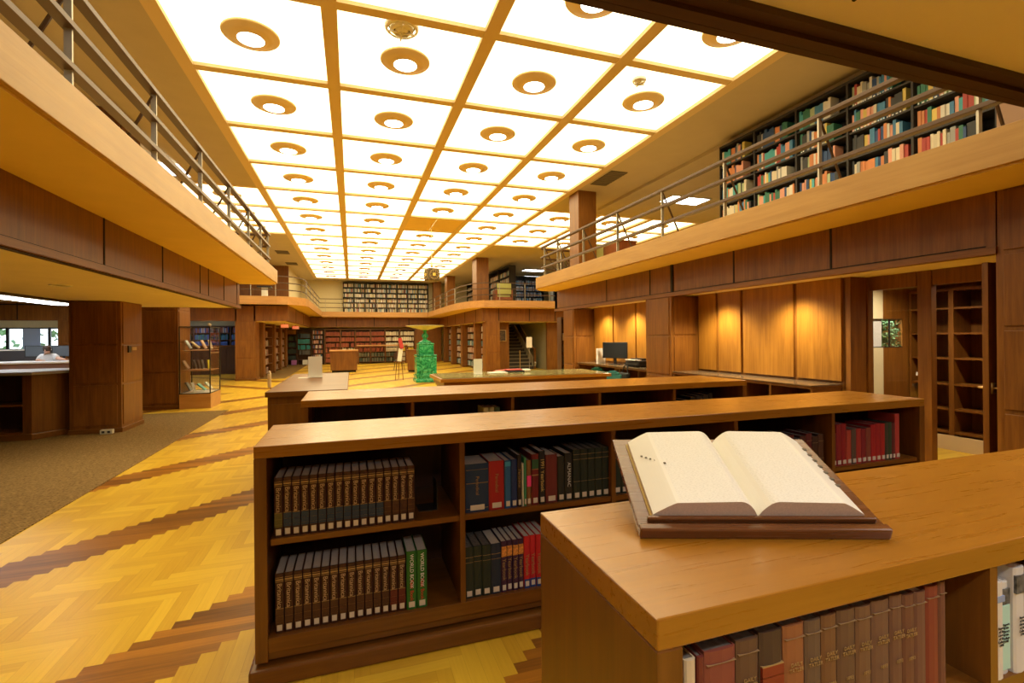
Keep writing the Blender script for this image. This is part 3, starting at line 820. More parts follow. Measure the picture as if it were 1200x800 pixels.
for x, c, nm in ((-3.35, (.45, .16, .50), 'purple'), (-2.72, (.75, .73, .68), 'white')):
    b = MB().box(-.14, .14, -.12, .12, 0, .28).build('storage_box', plain(nm + '_box', c, .6), None, loc=(x, 32.25, .02)); tag(b, nm + ' storage box on the floor at the end of the left aisle', 'box')
for y0 in (22.95, 26.05, 28.25):
    case_unit('bookcase', 'bookcase of the far left aisle wall, %s from the near pillar' % ORD[(22.95, 26.05, 28.25).index(y0)], (-3.95 + .4, y0, 0), math.pi / 2, 2.3 if y0 < 25 else 1.5, 2.2, .36, [.1, .5, .9, 1.3, 1.7], Fz, 'left aisle bookcases', dark=DK)
    for z in (.1, .5, .9, 1.3, 1.7): stuff_row((-3.58, y0 + .05), (0, 1), 1.3, .2, z, .28, [PAL[5], PAL[7], PAL[8], PAL[2]], .9, (1, 0))

# right wall downstairs, bays facing the hall
for k, (y0, y1) in enumerate(((21.75, 23.0), (23.42, 26.0), (26.42, 28.8), (29.22, 31.3))):
    case_unit('bookcase', 'oak framed bookcase of the far right wall, %s from the staircase' % ORD[k], (6.02, y1, 0), -math.pi / 2, y1 - y0, 2.25, .36, [.1, .46, .82, 1.18, 1.54, 1.9], Fz, 'far right wall bookcases', dark=DK)
    for i, z in enumerate((.1, .46, .82, 1.18, 1.54, 1.9)):
        stuff_row((6.05, y0 + .04), (0, 1), y1 - y0 - .08, .22, z, .27, [(PAL[3:5] + PAL[9:10] + PAL[5:6]), PAL[:6], [PAL[2], PAL[1], PAL[5]]][i % 3], .95, (-1, 0))
# right upper floor: stacks beyond the pillar
for k in range(5):
    y0 = 22.6 + k * 1.85
    case_unit('bookcase', 'dark upstairs bookcase along the far right balcony, %s from its near end' % ORD[k], (7.4, y0 + 1.8, FT - .03), -math.pi / 2, 1.8, 1.95, .36, [.08, .42, .76, 1.1, 1.44], DARKM, 'far right balcony bookcases')
    for z in (.08, .42, .76, 1.1, 1.44): stuff_row((7.44, y0 + .05), (0, 1), 1.7, .22, FT - .03 + z, .25, PAL, .92, (-1, 0))
for k, x0 in enumerate((8.6, 9.75, 12.4)):
    case_unit('bookcase', 'upstairs bookcase facing the hall, %s from the left' % ORD[k], (x0, 26.6, FT - .03), 0, 1.15 if k < 2 else 1.9, 1.95, .36, [.08, .42, .76, 1.1, 1.44], DARKM, 'far right balcony bookcases')
    for z in (.08, .42, .76, 1.1, 1.44): stuff_row((x0 + .04, 26.64), (1, 0), 1.05 if k < 2 else 1.8, .22, FT - .03 + z, .27, [PAL[11], PAL[5], PAL[3], PAL[7], PAL[9]], .92, (0, -1))
case_unit('bookcase', 'low upstairs bookcase with white journals behind the railing', (10.1, 23.0, FT - .03), 0, 1.9, 1.1, .36, [.08, .42, .76], DARKM, None)
for z in (.08, .42, .76): stuff_row((10.14, 23.04), (1, 0), 1.8, .22, FT - .03 + z, .25, [PAL[5], (.8, .78, .75), PAL[7]], .92, (0, -1))
struct('wall_column', box(11.3, 12.1, 26.0, 26.6, FT, ZC), PL_W, 'pale plaster column between upstairs stacks')
# dim shelf seen past the stair and past the end pillar
case_unit('bookcase', 'dark bookcase with white binders right of the staircase', (9.75, 21.8, 0), 0, .85, 2.25, .3, [.1, .5, .9, 1.3, 1.7], DK, None)
for z in (.5, .9, 1.3): stuff_row((9.85, 21.84), (1, 0), .6, .2, z, .2, [(.75, .72, .66), (.1, .08, .06)], .9, (0, -1))
case_unit('bookcase', 'dark bookcase glimpsed between the end pillar and the alcove', (5.95, 13.2, 0), 0, 1.9, 2.2, .3, [.1, .45, .8, 1.15, 1.5, 1.85], DK, None)
for z in (.45, .8, 1.15, 1.5): stuff_row((6.0, 13.24), (1, 0), 1.8, .2, z, .24, [(.02, .02, .03), (.05, .04, .05), (.5, .45, .4)], .9, (0, -1))
# office side shelves: blue volumes above a dark counter
for k in range(4):
    x0 = -10.6 + k * 1.6
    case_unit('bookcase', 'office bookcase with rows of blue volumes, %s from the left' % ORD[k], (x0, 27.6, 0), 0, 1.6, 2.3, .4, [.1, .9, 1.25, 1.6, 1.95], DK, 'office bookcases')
    for i, z in enumerate((1.25, 1.6, 1.95, .9)): stuff_row((x0 + .04, 27.62), (1, 0), 1.5, .22, z, .28, [[(.05, .12, .45), (.06, .10, .38)], [(.05, .12, .45), (.04, .2, .2)], [(.05, .12, .45), (.25, .08, .06), (.5, .5, .5)], [(.05, .05, .08)]][i], .96, (0, -1))
t = thing('office_counter', 'long dark panelled counter before the blue volumes', 'counter', (-10.6, 25.4, 0))
box(0, 6.2, 0, .7, 0, 1.28).build('body', DK, t); box(-.05, 6.25, -.05, .75, 1.28, 1.34).build('counter_top', Fx, t, bevel=.01)
cp = MB()
for k in range(6): cp.box(.08 + k * 1.02, 1.0 + k * 1.02, -.015, 0, .15, 1.15)
cp.build('raised_panel', DK, t)

# ---- single books
book_me = {}


def book_mesh(key, w, h, d, pages, spine_round=.004):
    """spine towards -y, x = thickness; cover (object colour) and page block in one mesh"""
    if key in book_me: return book_me[key]
    m = MB(); b = .0022
    rp = [(w, 0), (w * .86, -spine_round), (w * .5, -spine_round * 1.5), (w * .14, -spine_round), (0, 0)]
    poly = [(0, 0), (0, d), (b, d), (b, b), (w - b, b), (w - b, d), (w, d), (w, 0)] + rp[1:4]
    m.prism(poly, 0, h, 0)
    cover = m.mesh('book_cover', COVER)
    p = MB(); p.box(b, w - b, b, d - .006, .003, h - .004)
    book_me[key] = (cover, p.mesh('page_block', pages)); return book_me[key]


NB = [0]


def book(x, y, z, w, h, d, col, lab, group, rz=0., pages=PAGES, label=True, bands=None, title=None, tcol=None, lean=0., name='book', cat='book', parts=True):
    """near book standing with its spine at (x,y) looking to -y (before rz)"""
    NB[0] += 1
    ck = (round(w, 3), round(h, 3), round(d, 3), pages.name)
    cm, pm_ = book_mesh(ck, w, h, d, pages)
    t = thing(name, lab, cat, (x, y, z), rz, group)
    t.rotation_euler = (0, lean, rz)
    c = meshobj('book_cover', cm, t); c.color = (*col, 1)
    meshobj('page_block', pm_, t)
    yy = -.0068
    if bands:
        for nm, z0, z1, mt in bands:
            m = MB(); m.box(w * .04, w * .96, yy - .0006, .001, h * z0, h * z1); m.build(nm, mt, t)
    if label:
        m = MB(); m.box(w * .2, w * .8, yy - .0014, .001, .012, .04); m.build('shelf_label', LABEL, t)
    if title:
        me, _ = title
        o = meshobj('spine_title', me, t, (w * .5, yy - .0016, h * tcol[0]), (math.pi / 2, tcol[1], 0))
    return t


# ---- low bookcases in the middle of the hall
def low_case(lab, x0, x1, y0, y1, h, divs, shelf_z, bottom, name='low_bookcase'):
    t = thing(name, lab, 'bookcase', (x0, y0, 0)); w, d = x1 - x0, y1 - y0
    box(0, w, 0, d, h - .058, h).build('top_board', TOP, t, bevel=.004)
    box(0, .055, 0, d, .1, h - .058).build('end_panel', Fz, t, bevel=.003); box(w - .055, w, 0, d, .1, h - .058).build('end_panel', Fz, t, bevel=.003)
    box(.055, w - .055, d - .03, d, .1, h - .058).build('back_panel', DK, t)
    box(.055, w - .055, .004, d - .03, bottom - .07, bottom).build('bottom_shelf', Fx, t, bevel=.002)
    box(.055, w - .055, .02, .05, .1, bottom - .07).build('kick_board', Fx, t)
    m = MB(); m.box(-.025, w + .025, -.03, d + .03, 0, .085); m.build('plinth', Fx, t, bevel=.012)
    xs = [.055] + [v - x0 for v in divs] + [w - .055]
    for v in xs[1:-1]: box(v - .014, v + .014, .004, d - .03, bottom, h - .058).build('divider', Fz, t)
    for a, b in zip(xs[:-1], xs[1:]):
        for z in shelf_z: box(a + .014, b - .014, .012, d - .03, z - .028, z).build('shelf', Fx, t)
    for a in xs[:-1]: box(a + .014, a + .0165, .30, .306, bottom + .05, h - .08).build('shelf_pin_strip', DKG, t)
    return t


H = 1.12
low_case('long low oak bookcase in the middle of the hall, encyclopedias at its left end', -.44, 4.19, 2.52, 3.12, H, (.555, 1.47, 2.38, 3.24), (.672,), .21)
low_case('second long low oak bookcase, mostly empty shelves, behind the encyclopedia bookcase', -.395, 4.16, 4.25, 4.98, H, (.50, 1.42, 2.33, 3.21), (.672,), .21)
low_case('nearest low oak bookcase carrying the open dictionary', .51, 4.6, .73, 1.29, H, (1.46, 2.4, 3.35), (.775, .43), .14)

# brown encyclopedia set
BR = (.050, .014, .006)
tb = textmesh('Britannica', .030, plain('gold_text', (.55, .38, .20), .5))
tw = textmesh('WORLD BOOK', .026, plain('white_text', (.8, .8, .75), .5)); tr_ = textmesh('Year Book', .026, plain('red_text', (.6, .05, .03), .5))
NAVYB = plain('navy_band', (.015, .035, .075), .5); REDB = plain('wine_band', (.11, .014, .010), .5); OLIVEB = plain('olive_band', (.10, .085, .02), .5); BRB = plain('brown_band', (.065, .020, .008), .5)
bw = .0392
for i in range(17):
    mid = OLIVEB if i == 0 else (NAVYB if i < 13 else BRB)
    bands = [('colour_band', .17, .40, mid), ('gold_line', .405, .412, GOLD), ('gold_line', .30, .304, GOLD), ('gold_line', .21, .214, GOLD), ('gold_line', .86, .866, GOLD), ('gold_line', .93, .936, GOLD), ('emblem', .885, .908, GOLD)]
    lab = 'dark brown encyclopedia volume with a %s band, %s from the left, upper shelf' % ({0: 'yellowish'}.get(i, 'navy' if i < 13 else 'brown'), ORD[i])
    book(-.372 + .014 + i * bw, 2.552 + random.uniform(0, .006), .672, .0372, .285, .215, BR, lab, 'encyclopedia set, upper shelf', pages=PAGEG, bands=bands, title=(tb, 0), tcol=(.63, math.pi / 2))
for i in range(15):
    mid = REDB if i > 12 else BRB
    bands = [('colour_band', .14, .40, mid), ('gold_line', .405, .412, GOLD), ('gold_line', .28, .284, GOLD), ('gold_line', .18, .184, GOLD), ('gold_line', .86, .866, GOLD), ('gold_line', .93, .936, GOLD), ('emblem', .885, .908, GOLD)]
    lab = 'dark brown encyclopedia volume%s, %s from the left, lower shelf' % (' with wine red band' if i > 12 else '', ORD[i])
    book(-.372 + .014 + i * .0412, 2.56 + random.uniform(0, .005), .21, .0385, .285, .215, BR, lab, 'encyclopedia set, lower shelf', pages=PAGEG, bands=bands, title=(tb, 0), tcol=(.63, math.pi / 2))
for i in range(2):
    t = book(.262 + i * .054, 2.556, .21, .051, .30, .215, (.018, .14, .018), 'bright green yearbook, %s, right end of the lower brown encyclopedias' % ('the left of two' if i == 0 else 'the right of two'), 'green yearbooks', pages=PAGEG, title=(tw, 0), tcol=(.66, math.pi / 2))
    meshobj('spine_title', tr_, t, (.0255, -.0085, .10), (math.pi / 2, math.pi / 2, 0))
# a lone bookend
t = thing('bookend', 'slim metal bookend on the empty part of the upper shelf', 'bookend', (.44, 2.66, .672)); box(0, .004, 0, .12, 0, .15).build('upright', BLK, t); box(-.1, 0, 0, .12, 0, .003).build('foot', BLK, t)

# second bay, upper shelf (left edge px -> metres measured along the shelf)
def u2x(u): return .569 + (u - 543) / (656 - 543) * .568


row = [(541.5, 544.5, (.62, .40, .34), 'thin pale pink booklet', .24), (544.8, 571, (.012, .035, .085), 'thick navy blue book with gold title', .262), (571.2, 588.6, (.36, .012, .012), 'thick bright red book with a wide label', .268),
       (589.2, 596.5, (.02, .11, .28), 'mid blue slim book', .265), (596.8, 603.8, (.01, .03, .12), 'dark navy slim book', .267), (604, 609, (.02, .012, .01), 'slim black book with orange title', .29),
       (609.3, 611.8, (.6, .6, .5), 'very thin white book', .24), (612, 614.8, (.04, .25, .12), 'very thin green book', .272), (615, 620.5, (.22, .10, .03), 'slim brown book with a pink sticker', .255),
       (621, 629.5, (.16, .012, .014), 'dark red book with a green band', .285), (630, 637.5, (.012, .010, .012), 'black yearbook with pink and gold lettering', .30), (638.2, 652.5, (.14, .02, .018), 'thick maroon book', .275),
       (653, 661.5, (.02, .022, .016), 'blackish green book with label', .26), (662, 671.5, (.018, .018, .016), 'black book with white vertical title', .275)]
ty = textmesh('1991 Yearbook', .03, plain('yellow_text', (.6, .42, .12), .5)); tg = textmesh('Periodical', .026, plain('dull_gold_text', (.35, .22, .08), .5)); tgw = textmesh('ALMANAC', .03, plain('white_text2', (.6, .6, .55), .5))
for i, (a, b, c, nm, h) in enumerate(row):
    x0, x1 = u2x(a), u2x(b); w = max(.010, x1 - x0 - .001)
    bd = []
    if i == 1: bd = [('gold_line', .55, .82, GOLD)]
    if i == 9: bd = [('colour_band', .72, .9, plain('green_band', (.02, .09, .04), .5)), ('gold_line', .70, .71, GOLD), ('gold_line', .58, .6, GOLD)]
    if i == 8: bd = [('pink_sticker', .42, .66, plain('pink_sticker', (.85, .06, .25), .5))]
    if i == 3: bd = [('colour_band', .88, .97, plain('light_blue', (.05, .3, .5), .5))]
    tt = None
    if i == 10: tt = (ty, 0)
    if i in (2, 5): tt = (tg, 0)
    if i == 13: tt = (tgw, 0)
    if i == 1: bd = [('gold_line', .60, .61, GOLD), ('gold_line', .88, .885, GOLD), ('gold_line', .08, .085, GOLD)]; tt = (tg, 0)
    book(x0, 2.556, .672, w, h, .21, c, nm + ' on the upper shelf beside the encyclopedias' if i < 12 else nm + ' left of the dark green set', 'mixed books, upper shelf', pages=PAGEG, bands=bd, title=tt, tcol=(.55, math.pi / 2))
for i in range(5):
    book(u2x(672.5) + i * .0475, 2.556, .672, .045, .29, .22, (.012, .022, .014), 'dark green bound volume, %s of five on the upper shelf' % ORD[i], 'dark green set, upper shelf', pages=PAGED,
         bands=[('gold_line', .80, .806, GOLD), ('gold_line', .9, .906, GOLD), ('gold_line', .36, .364, GOLD)])
x = .572
lowrow = [(.049, .275, (.016, .028, .018), 'dark green bound volume, %s of three on the lower shelf', 3), (.058, .275, (.010, .022, .045), 'thick navy volume on the lower shelf%s', 1),
          (.0335, .28, (.045, .012, .045), 'purple yearbook with gold picture, %s of four on the lower shelf', 4), (.037, .29, (.52, .014, .022), 'bright red book with blue foot, %s from the left on the lower shelf', 4)]
tpu = textmesh('Yearbook', .03, plain('dull_gold_text', (0, 0, 0)))
for w, h, c, nm, n in lowrow:
    for i in range(n):
        bd = None; tt = None
        if 'purple' in nm: bd = [('gold_picture', .70, .90, plain('gold_picture', (.50, .20, .04), .5, noise=.7, scale=80))]; tt = (tpu, 0)
        if 'bright red' in nm: bd = [('blue_foot', .0, .17, plain('blue_foot', (.01, .05, .22), .5))]; tt = (tpu, 0)
        if 'green' in nm or 'navy' in nm: bd = [('gold_line', .80, .806, GOLD), ('gold_line', .7, .704, GOLD)]
        book(x, 2.556 + .004 * (i % 2), .21, w - .002, h, .21, c, (nm % (ORD[i] if n > 1 else '')), 'lower shelf books beside the encyclopedias', pages=PAGED if 'green' in nm else PAGES, bands=bd, title=tt, tcol=(.45, math.pi / 2)); x += w
# third bay: dark volumes on either side of the lectern
for i in range(5):
    book(1.49 + i * .05, 2.56, .672, .048, .27, .21, (.012, .026, .017), 'dark green volume, %s from the left, bay just left of the lectern' % ORD[i], 'dark volumes behind the lectern', pages=PAGED, bands=[('gold_line', .8, .806, GOLD)])
BK4 = [(.012, .014, .014)] * 4 + [(.014, .024, .02)] * 4 + [(.09, .015, .014), (.02, .03, .05), (.07, .02, .015), (.11, .014, .016), (.05, .02, .01), (.08, .03, .012)]
for i, c in enumerate(BK4):
    x0 = 2.42 + i * .055; hh = .21 if i < 4 else (.23 + .012 * (i % 3))
    book(x0, 2.56, .672, .052, hh, .2, c, '%s bound book, %s from the left in the fourth bay past the dictionary' % ('blackish' if i < 8 else 'dark reddish', ORD[i]), 'dark books in the fourth bay', pages=PAGED, bands=[('gold_line', .8, .806, GOLD), ('gold_line', .3, .306, GOLD)])
RD = [(.12, .012, .014), (.24, .012, .016), (.26, .010, .014), (.38, .05, .03), (.10, .06, .04), (.36, .03, .025), (.22, .014, .02), (.22, .05, .03), (.36, .012, .016), (.34, .014, .018), (.36, .016, .016), (.05, .05, .03), (.03, .06, .03), (.12, .02, .02), (.45, .05, .04)]
HH = [.235, .30, .30, .25, .255, .255, .25, .255, .275, .28, .275, .28, .28, .275, .34]
x = 3.262
for i, (c, h) in enumerate(zip(RD, HH)):
    w = .05 if i not in (11, 12, 13) else .036
    nm = 'red' if c[0] > .2 and c[1] < .04 else ('orange red' if c[0] > .3 else 'dark')
    book(x, 2.56, .672, w - .002, h, .2, c, '%s %s book, %s from the left in the right end bay' % ('tall' if h > .29 else 'upright', nm, ORD[i]), 'red books in the right end bay', pages=PAGED); x += w
# peeping over the second low bookcase shelves
for i, (x, w, c, h) in enumerate(((1.15, .05, (.5, .5, .4), .30), (1.205, .05, (.4, .4, .32), .30), (1.26, .05, (.05, .1, .08), .30), (3.24, .06, (.14, .16, .10), .25), (3.305, .06, (.10, .16, .06), .25), (3.37, .07, (.14, .15, .05), .26), (3.445, .075, (.012, .014, .03), .29), (3.525, .075, (.014, .014, .034), .30), (3.605, .075, (.016, .016, .036), .31), (3.685, .05, (.01, .012, .03), .32))):
    book(x, 4.30, .672, w - .002, h, .22, c, '%s book in the second low bookcase, %s from the left' % ('pale' if c[0] > .3 else ('olive green' if c[1] > .08 else 'dark navy'), ORD[i]), 'books in the second low bookcase', pages=PAGES)

# nearest bookcase: old brown volumes and white paperbacks
ta = textmesh('DAILY\nTATLER', .011, plain('dull_gold_text', (0, 0, 0))); tnum = textmesh('1893', .011, plain('dull_gold_text', (0, 0, 0)))
EDG = [(797, .580), (811, .607), (815, .615), (838, .661), (870, .727), (895, .78), (932, .863), (953, .912), (970, .953), (990, 1.003), (1010, 1.054), (1030, 1.107), (1050, 1.161), (1070, 1.217), (1088, 1.269), (1101, 1.308), (1115, 1.35)]


def px2x(u):
    for (a, xa), (b, xb) in zip(EDG[:-1], EDG[1:]):
        if u <= b: return xa + (xb - xa) * (u - a) / (b - a)
    return EDG[-1][1]


old = [(30, 80, (.62, .50, .32), 'slim cream book at the left end', .245), (85, 114, (.16, .03, .02), 'slim dark red book', .245), (115, 247, (.22, .055, .035), 'thick worn red book with dusty top edge', .25), (248, 346, (.115, .058, .03), 'thick brown book', .255), (347, 447, (.06, .032, .02), 'dark brown book with a red title panel', .26),
       (448, 540, (.27, .10, .035), 'orange brown book', .26), (541, 611, (.125, .075, .045), 'grey brown book', .26), (612, 677, (.165, .075, .03), 'brown book', .262), (678, 756, (.125, .065, .035), 'wide dull brown book', .264), (757, 823, (.16, .08, .04), 'chestnut brown book', .262), (824, 900, (.15, .075, .045), 'wide dusky brown book', .266),
       (901, 955, (.15, .07, .042), 'mid brown book', .268), (956, 1006, (.15, .06, .034), 'narrow brown book', .262), (1007, 1054, (.16, .07, .045), 'narrow faded brown book', .262), (1055, 1108, (.21, .04, .022), 'russet red book', .268), (1109, 1136, (.16, .062, .038), 'narrow brown book at the right end', .272)]
for i, (a, b, c, nm, h) in enumerate(old):
    x0, x1 = px2x(790 + a / 3.636), px2x(790 + b / 3.636)
    bd = [('gilt_rule', .90, .903, GDULL)] if i > 1 else None
    if i == 4: bd = [('title_panel', .50, .74, plain('title_panel_red', (.22, .03, .012), .5)), ('gilt_rule', .74, .748, GOLD), ('gilt_rule', .5, .507, GOLD), ('gilt_rule', .58, .584, GOLD), ('gilt_rule', .66, .664, GOLD)]
    t = book(x0, .752, .775, x1 - x0 - .0015, h, .19, c, '%s, %s from the left, nearest bookcase' % (nm, ORD[i]), 'old volumes in the nearest bookcase', pages=PAGES if i in (13, 14, 15) else PAGED, label=False, bands=bd, title=(ta, 0) if i in (3, 5, 6, 7, 8, 9, 10, 11, 12) else None, tcol=(.68, 0))
    if i > 5 and i < 13: meshobj('volume_number', tnum, t, ((x1 - x0) / 2, -.0084, h * .46), (math.pi / 2, 0, 0))
tlw = textmesh('Report\nof the\nLibrary\nof the\nCollege\n1998', .0085, INK)
PH = plain('cover_photo_dark', (.10, .10, .10), .5, noise=.8, scale=60); MINT = plain('mint_panel', (.42, .68, .60), .5)
for i, (x, w, h, lab) in enumerate(((1.482, .036, .238, 'white paperback with a small blue emblem right of the divider'), (1.520, .038, .228, 'white paperback with a mint green spine panel'), (1.562, .043, .262, 'tall white paperback with a dark picture on its spine'))):
    t = book(x, .748 + .01 * (i % 2), .775, w, h, .2, (.66, .60, .52) if i == 0 else (.62, .60, .57), lab, 'white paperbacks in the nearest bookcase', pages=PAPER, label=False,
             bands=([('emblem', .80, .86, plain('blue_emblem', (.25, .32, .5), .5))] if i == 0 else [('cover_picture', .76, .93, PH)] + ([('mint_panel', .05, .75, MINT)] if i == 1 else [])), title=(tlw, 0), tcol=(.45, 0))

# ---- open dictionary on its lectern
LX, LY, LT = .679, 1.046, -.352
TA = math.atan2(.143, .369)
lect = thing('book_lectern', 'sloping dark wood lectern lying on the nearest bookcase top', 'lectern', (LX, LY, H + .0), LT)
RX = Matrix.Rotation(TA, 4, 'X')
LWD = wood('lectern_wood', (.10, .034, .010, 1), (.19, .07, .022, 1), 'x', .25, 30, .4)
m = MB(); M0 = Matrix.Translation((0, .0, .008)) @ RX
m.box(0, .611, 0, .40, -.004, .016, 0, M0); m.build('sloping_board', LWD, lect, bevel=.004)
m = MB(); m.box(0, .611, -.012, .012, -.006, .026, 0, M0); m.build('front_rail', LWD, lect, bevel=.005)
m = MB(); m.box(.025, .592, .02, .033, .016, .032, 0, M0); m.build('book_stop', LWD, lect, bevel=.004)
m = MB(); m.prism([(.06, .30), (.55, .30), (.55, .32), (.06, .32)], 0, .115); m.build('prop', LWD, lect)
bk = thing('open_dictionary', 'large open dictionary with cream pages on the sloping lectern', 'book', (LX, LY, H + .008), LT)
bk.rotation_euler = Matrix.Rotation(LT, 4, 'Z').to_3x3().to_4x4().to_euler()
bk.rotation_euler = (Matrix.Rotation(LT, 3, 'Z') @ Matrix.Rotation(TA, 3, 'X')).to_euler()
BW, BD, BY0 = .528, .325, .036


def page_mat():
    m, t, p = newmat('printed_page'); N, L = t.nodes, t.links
    tc = N.new('ShaderNodeTexCoord'); mp = N.new('ShaderNodeMapping'); mp.inputs['Scale'].default_value = (160, 500, 1); L.new(tc.outputs['Object'], mp.inputs[0])
    n = N.new('ShaderNodeTexNoise'); n.inputs['Scale'].default_value = 1; n.inputs['Detail'].default_value = 2; L.new(mp.outputs[0], n.inputs['Vector'])
    r = N.new('ShaderNodeValToRGB'); r.color_ramp.elements[0].position = .36; r.color_ramp.elements[1].position = .52
    r.color_ramp.elements[0].color = (.76, .75, .69, 1); r.color_ramp.elements[1].color = (.87, .86, .80, 1)
    L.new(n.outputs['Fac'], r.inputs[0]); L.new(r.outputs[0], p.inputs['Base Color']); p.inputs['Roughness'].default_value = .7
    return m


PAGEW = page_mat(); MARG = plain('page_margin', (.88, .86, .78), .7); FOX = plain('brown_fore_edge', (.66, .53, .43), .8, noise=.08, scale=200)


def hprof(s):   # page surface height across half a book, s = 0 at the gutter
    top = .052
    if s < .18: return .006 + (top - .006) * math.sin(s / .18 * math.pi / 2) ** .8
    if s < .78: return top - .006 * (s - .18)
    return top - .0036 - (top - .016) * ((s - .78) / .22) ** 1.15


for sgn, nm in ((-1, 'left'), (1, 'right')):
    m = MB(); n = 28; cxm = .03 + BW / 2 + .012
    vs = []; W2 = BW / 2
    for j, y in enumerate((BY0, BY0 + BD)):
        for k in range(n + 1):
            s = k / n; vs.append((cxm + sgn * s * W2, y, .018 + hprof(s)))
    b0 = len(vs)
    for y in (BY0, BY0 + BD):
        vs.append((cxm, y, .017)); vs.append((cxm + sgn * W2, y, .017))
    fs = []; mi = []
    for k in range(n):
        fs.append((k, k + 1, n + 2 + k, n + 1 + k)); mi.append(0)
    front = tuple(range(n + 1)) + (b0 + 1, b0); back = tuple(range(n + 1, 2 * n + 2)) + (b0 + 3, b0 + 2)
    b = len(m.v); m.v += vs
    for f in fs: m.f.append(list(f)); s_ = (f[0] % (n + 1)) / n; m.m.append(0 if .1 < s_ < .74 else 1); m.c.append(None)
    for f, q in ((front, 2), (back, 2), ((n, b0 + 1, b0 + 3, 2 * n + 1), 2), ((b0, b0 + 1, b0 + 3, b0 + 2), 2)):
        m.f.append(list(f)); m.m.append(q); m.c.append(None)
    m.build('page_stack', [PAGEW, MARG, FOX], bk)
m = MB(); m.box(.036, .036 + BW + .012, BY0 - .002, BY0 + BD + .004, .0165, .0195); m.build('cover_board', plain('dictionary_cover', (.42, .28, .07), .5), bk)
th_ = MB()
for k in range(7): th_.box(.045 + BW - .016 - k * .0004, .045 + BW - .004, BY0 + .10 + k * .028, BY0 + .108 + k * .028, .036, .0395)
th_.build('thumb_index', plain('index_ink', (.12, .10, .07), .7), bk); th_ = MB()
for k in range(6): th_.box(.058 + k * .010, .064 + k * .010, BY0 + .22 - k * .012, BY0 + .226 - k * .012, .048 + k * .004, .0495 + k * .004)
th_.build('thumb_index', plain('index_ink', (.12, .10, .07), .7), bk)

# ---- shelving along the right wall under a glass top
for (y0, y1, divs, lab) in ((4.41, 7.08, (5.02, 5.55, 6.3), 'low oak shelving with a glass top along the alcove wall'),):
    t = thing('wall_shelving', lab, 'bookcase', (5.32, y0, 0)); L_ = y1 - y0
    box(0, .5, 0, L_, .95, .985).build('top_board', Fy, t, bevel=.003); box(-.02, .5, 0, L_, .987, .998).build('glass_top', LEDG, t)
    box(.47, .5, 0, L_, .1, .95).build('back_panel', DK, t); box(0, .47, 0, L_, 0, .1).build('plinth', Fy, t)
    for v in (0,) + tuple(d - y0 for d in divs) + (L_ - .03,): box(0, .47, v, v + .03, .1, .95).build('divider', Fz, t)
    for z in (.5, .12): box(.02, .47, .03, L_ - .03, z - .02, z).build('shelf', Fy, t)
t = thing('computer_desk', 'built-in oak desk with glass top in the far alcove', 'desk', (5.36, 7.9, 0)); L_ = 3.0
box(0, .47, 0, L_, .93, .965).build('top_board', Fy, t, bevel=.003); box(-.02, .47, 0, L_, .967, .978).build('glass_top', LEDG, t)
for v in (0, 1.05, 2.0, L_ - .03): box(.02, .46, v, v + .035, 0, .93).build('divider', Fz, t)
t = thing('computer_monitor', 'black computer monitor on the alcove desk', 'monitor', (5.62, 9.55, .98), -2.5 + math.pi / 2)
box(-.29, .29, -.018, .018, .14, .50).build('screen_case', BLKP, t, bevel=.004); box(-.275, .275, -.021, -.018, .155, .485).build('screen', plain('dark_screen', (.02, .022, .025), .15), t)
box(-.29, .29, .018, .02, .14, .5).build('back_cover', BLKP, t); box(-.025, .025, .0, .035, .01, .2).build('neck', BLKP, t); box(-.12, .12, -.08, .1, 0, .012).build('foot', BLKP, t, bevel=.004)
t = thing('printer', 'low black printer with a pale paper tray beside the monitor', 'printer', (5.55, 8.75, .98), -math.pi / 2)
box(-.26, .26, 0, .30, 0, .13).build('body', BLKP, t, bevel=.02); box(-.2, .28, -.06, .0, .04, .07).build('paper_tray', BLKP, t); box(-.18, .2, -.055, .1, .132, .145).build('paper', PAPER, t); box(-.15, .15, .05, .25, .13, .17).build('lid', BLKP, t, bevel=.01)
t = thing('black_bag', 'black bag hanging over the desk edge below the printer', 'bag', (5.3, 8.62, .45)); box(-.05, .04, -.16, .16, .0, .42).build('body', plain('bag_cloth', (.012, .014, .014), .8), t, bevel=.03); MB().tube([(0, -.1, .4), (.03, -.06, .56), (.03, .06, .56), (0, .1, .4)], .012).build('strap', BLKP, t)
t = thing('notice_holder', 'white standing notice on the alcove desk left of the monitor', 'sign', (5.5, 9.98, .978), .15); box(-.13, .13, -.003, .003, .0, .36).build('sheet', PAPER, t); box(-.13, .13, -.04, .04, 0, .004).build('base', GLASS, t)


def chair(loc, rz, lab, mat, legm):
    t = thing('chair', lab, 'chair', loc, rz)
    m = MB()
    m.prism([(-.22, .2), (-.2, .24), (0, .26), (.2, .24), (.22, .2), (.2, .19), (0, .21), (-.2, .19)], .55, .84); m.prism([(-.17, .215), (0, .252), (.17, .215), (.15, .19), (0, .205), (-.15, .19)], .84, .885); m.prism([(-.10, .22), (0, .243), (.10, .22), (.08, .2), (0, .21), (-.08, .2)], .885, .91)
    b = m.build('backrest', mat, t, bevel=.006); m2_ = MB(); m2_.lathe([(.01, .42), (.22, .42), (.24, .45), (.22, .49), (.01, .50)], 24); m2_.build('seat', mat, t, smooth=True)
    for sx in (-1, 1):
        for sy in (-1, 1): MB().tube([(sx * .16, sy * .16, .43), (sx * .21, sy * .21, 0)], [.016, .012]).build('leg', legm, t)
        MB().tube([(sx * .16, .18, .45), (sx * .17, .215, .6)], .012).build('back_support', legm, t)
    return t


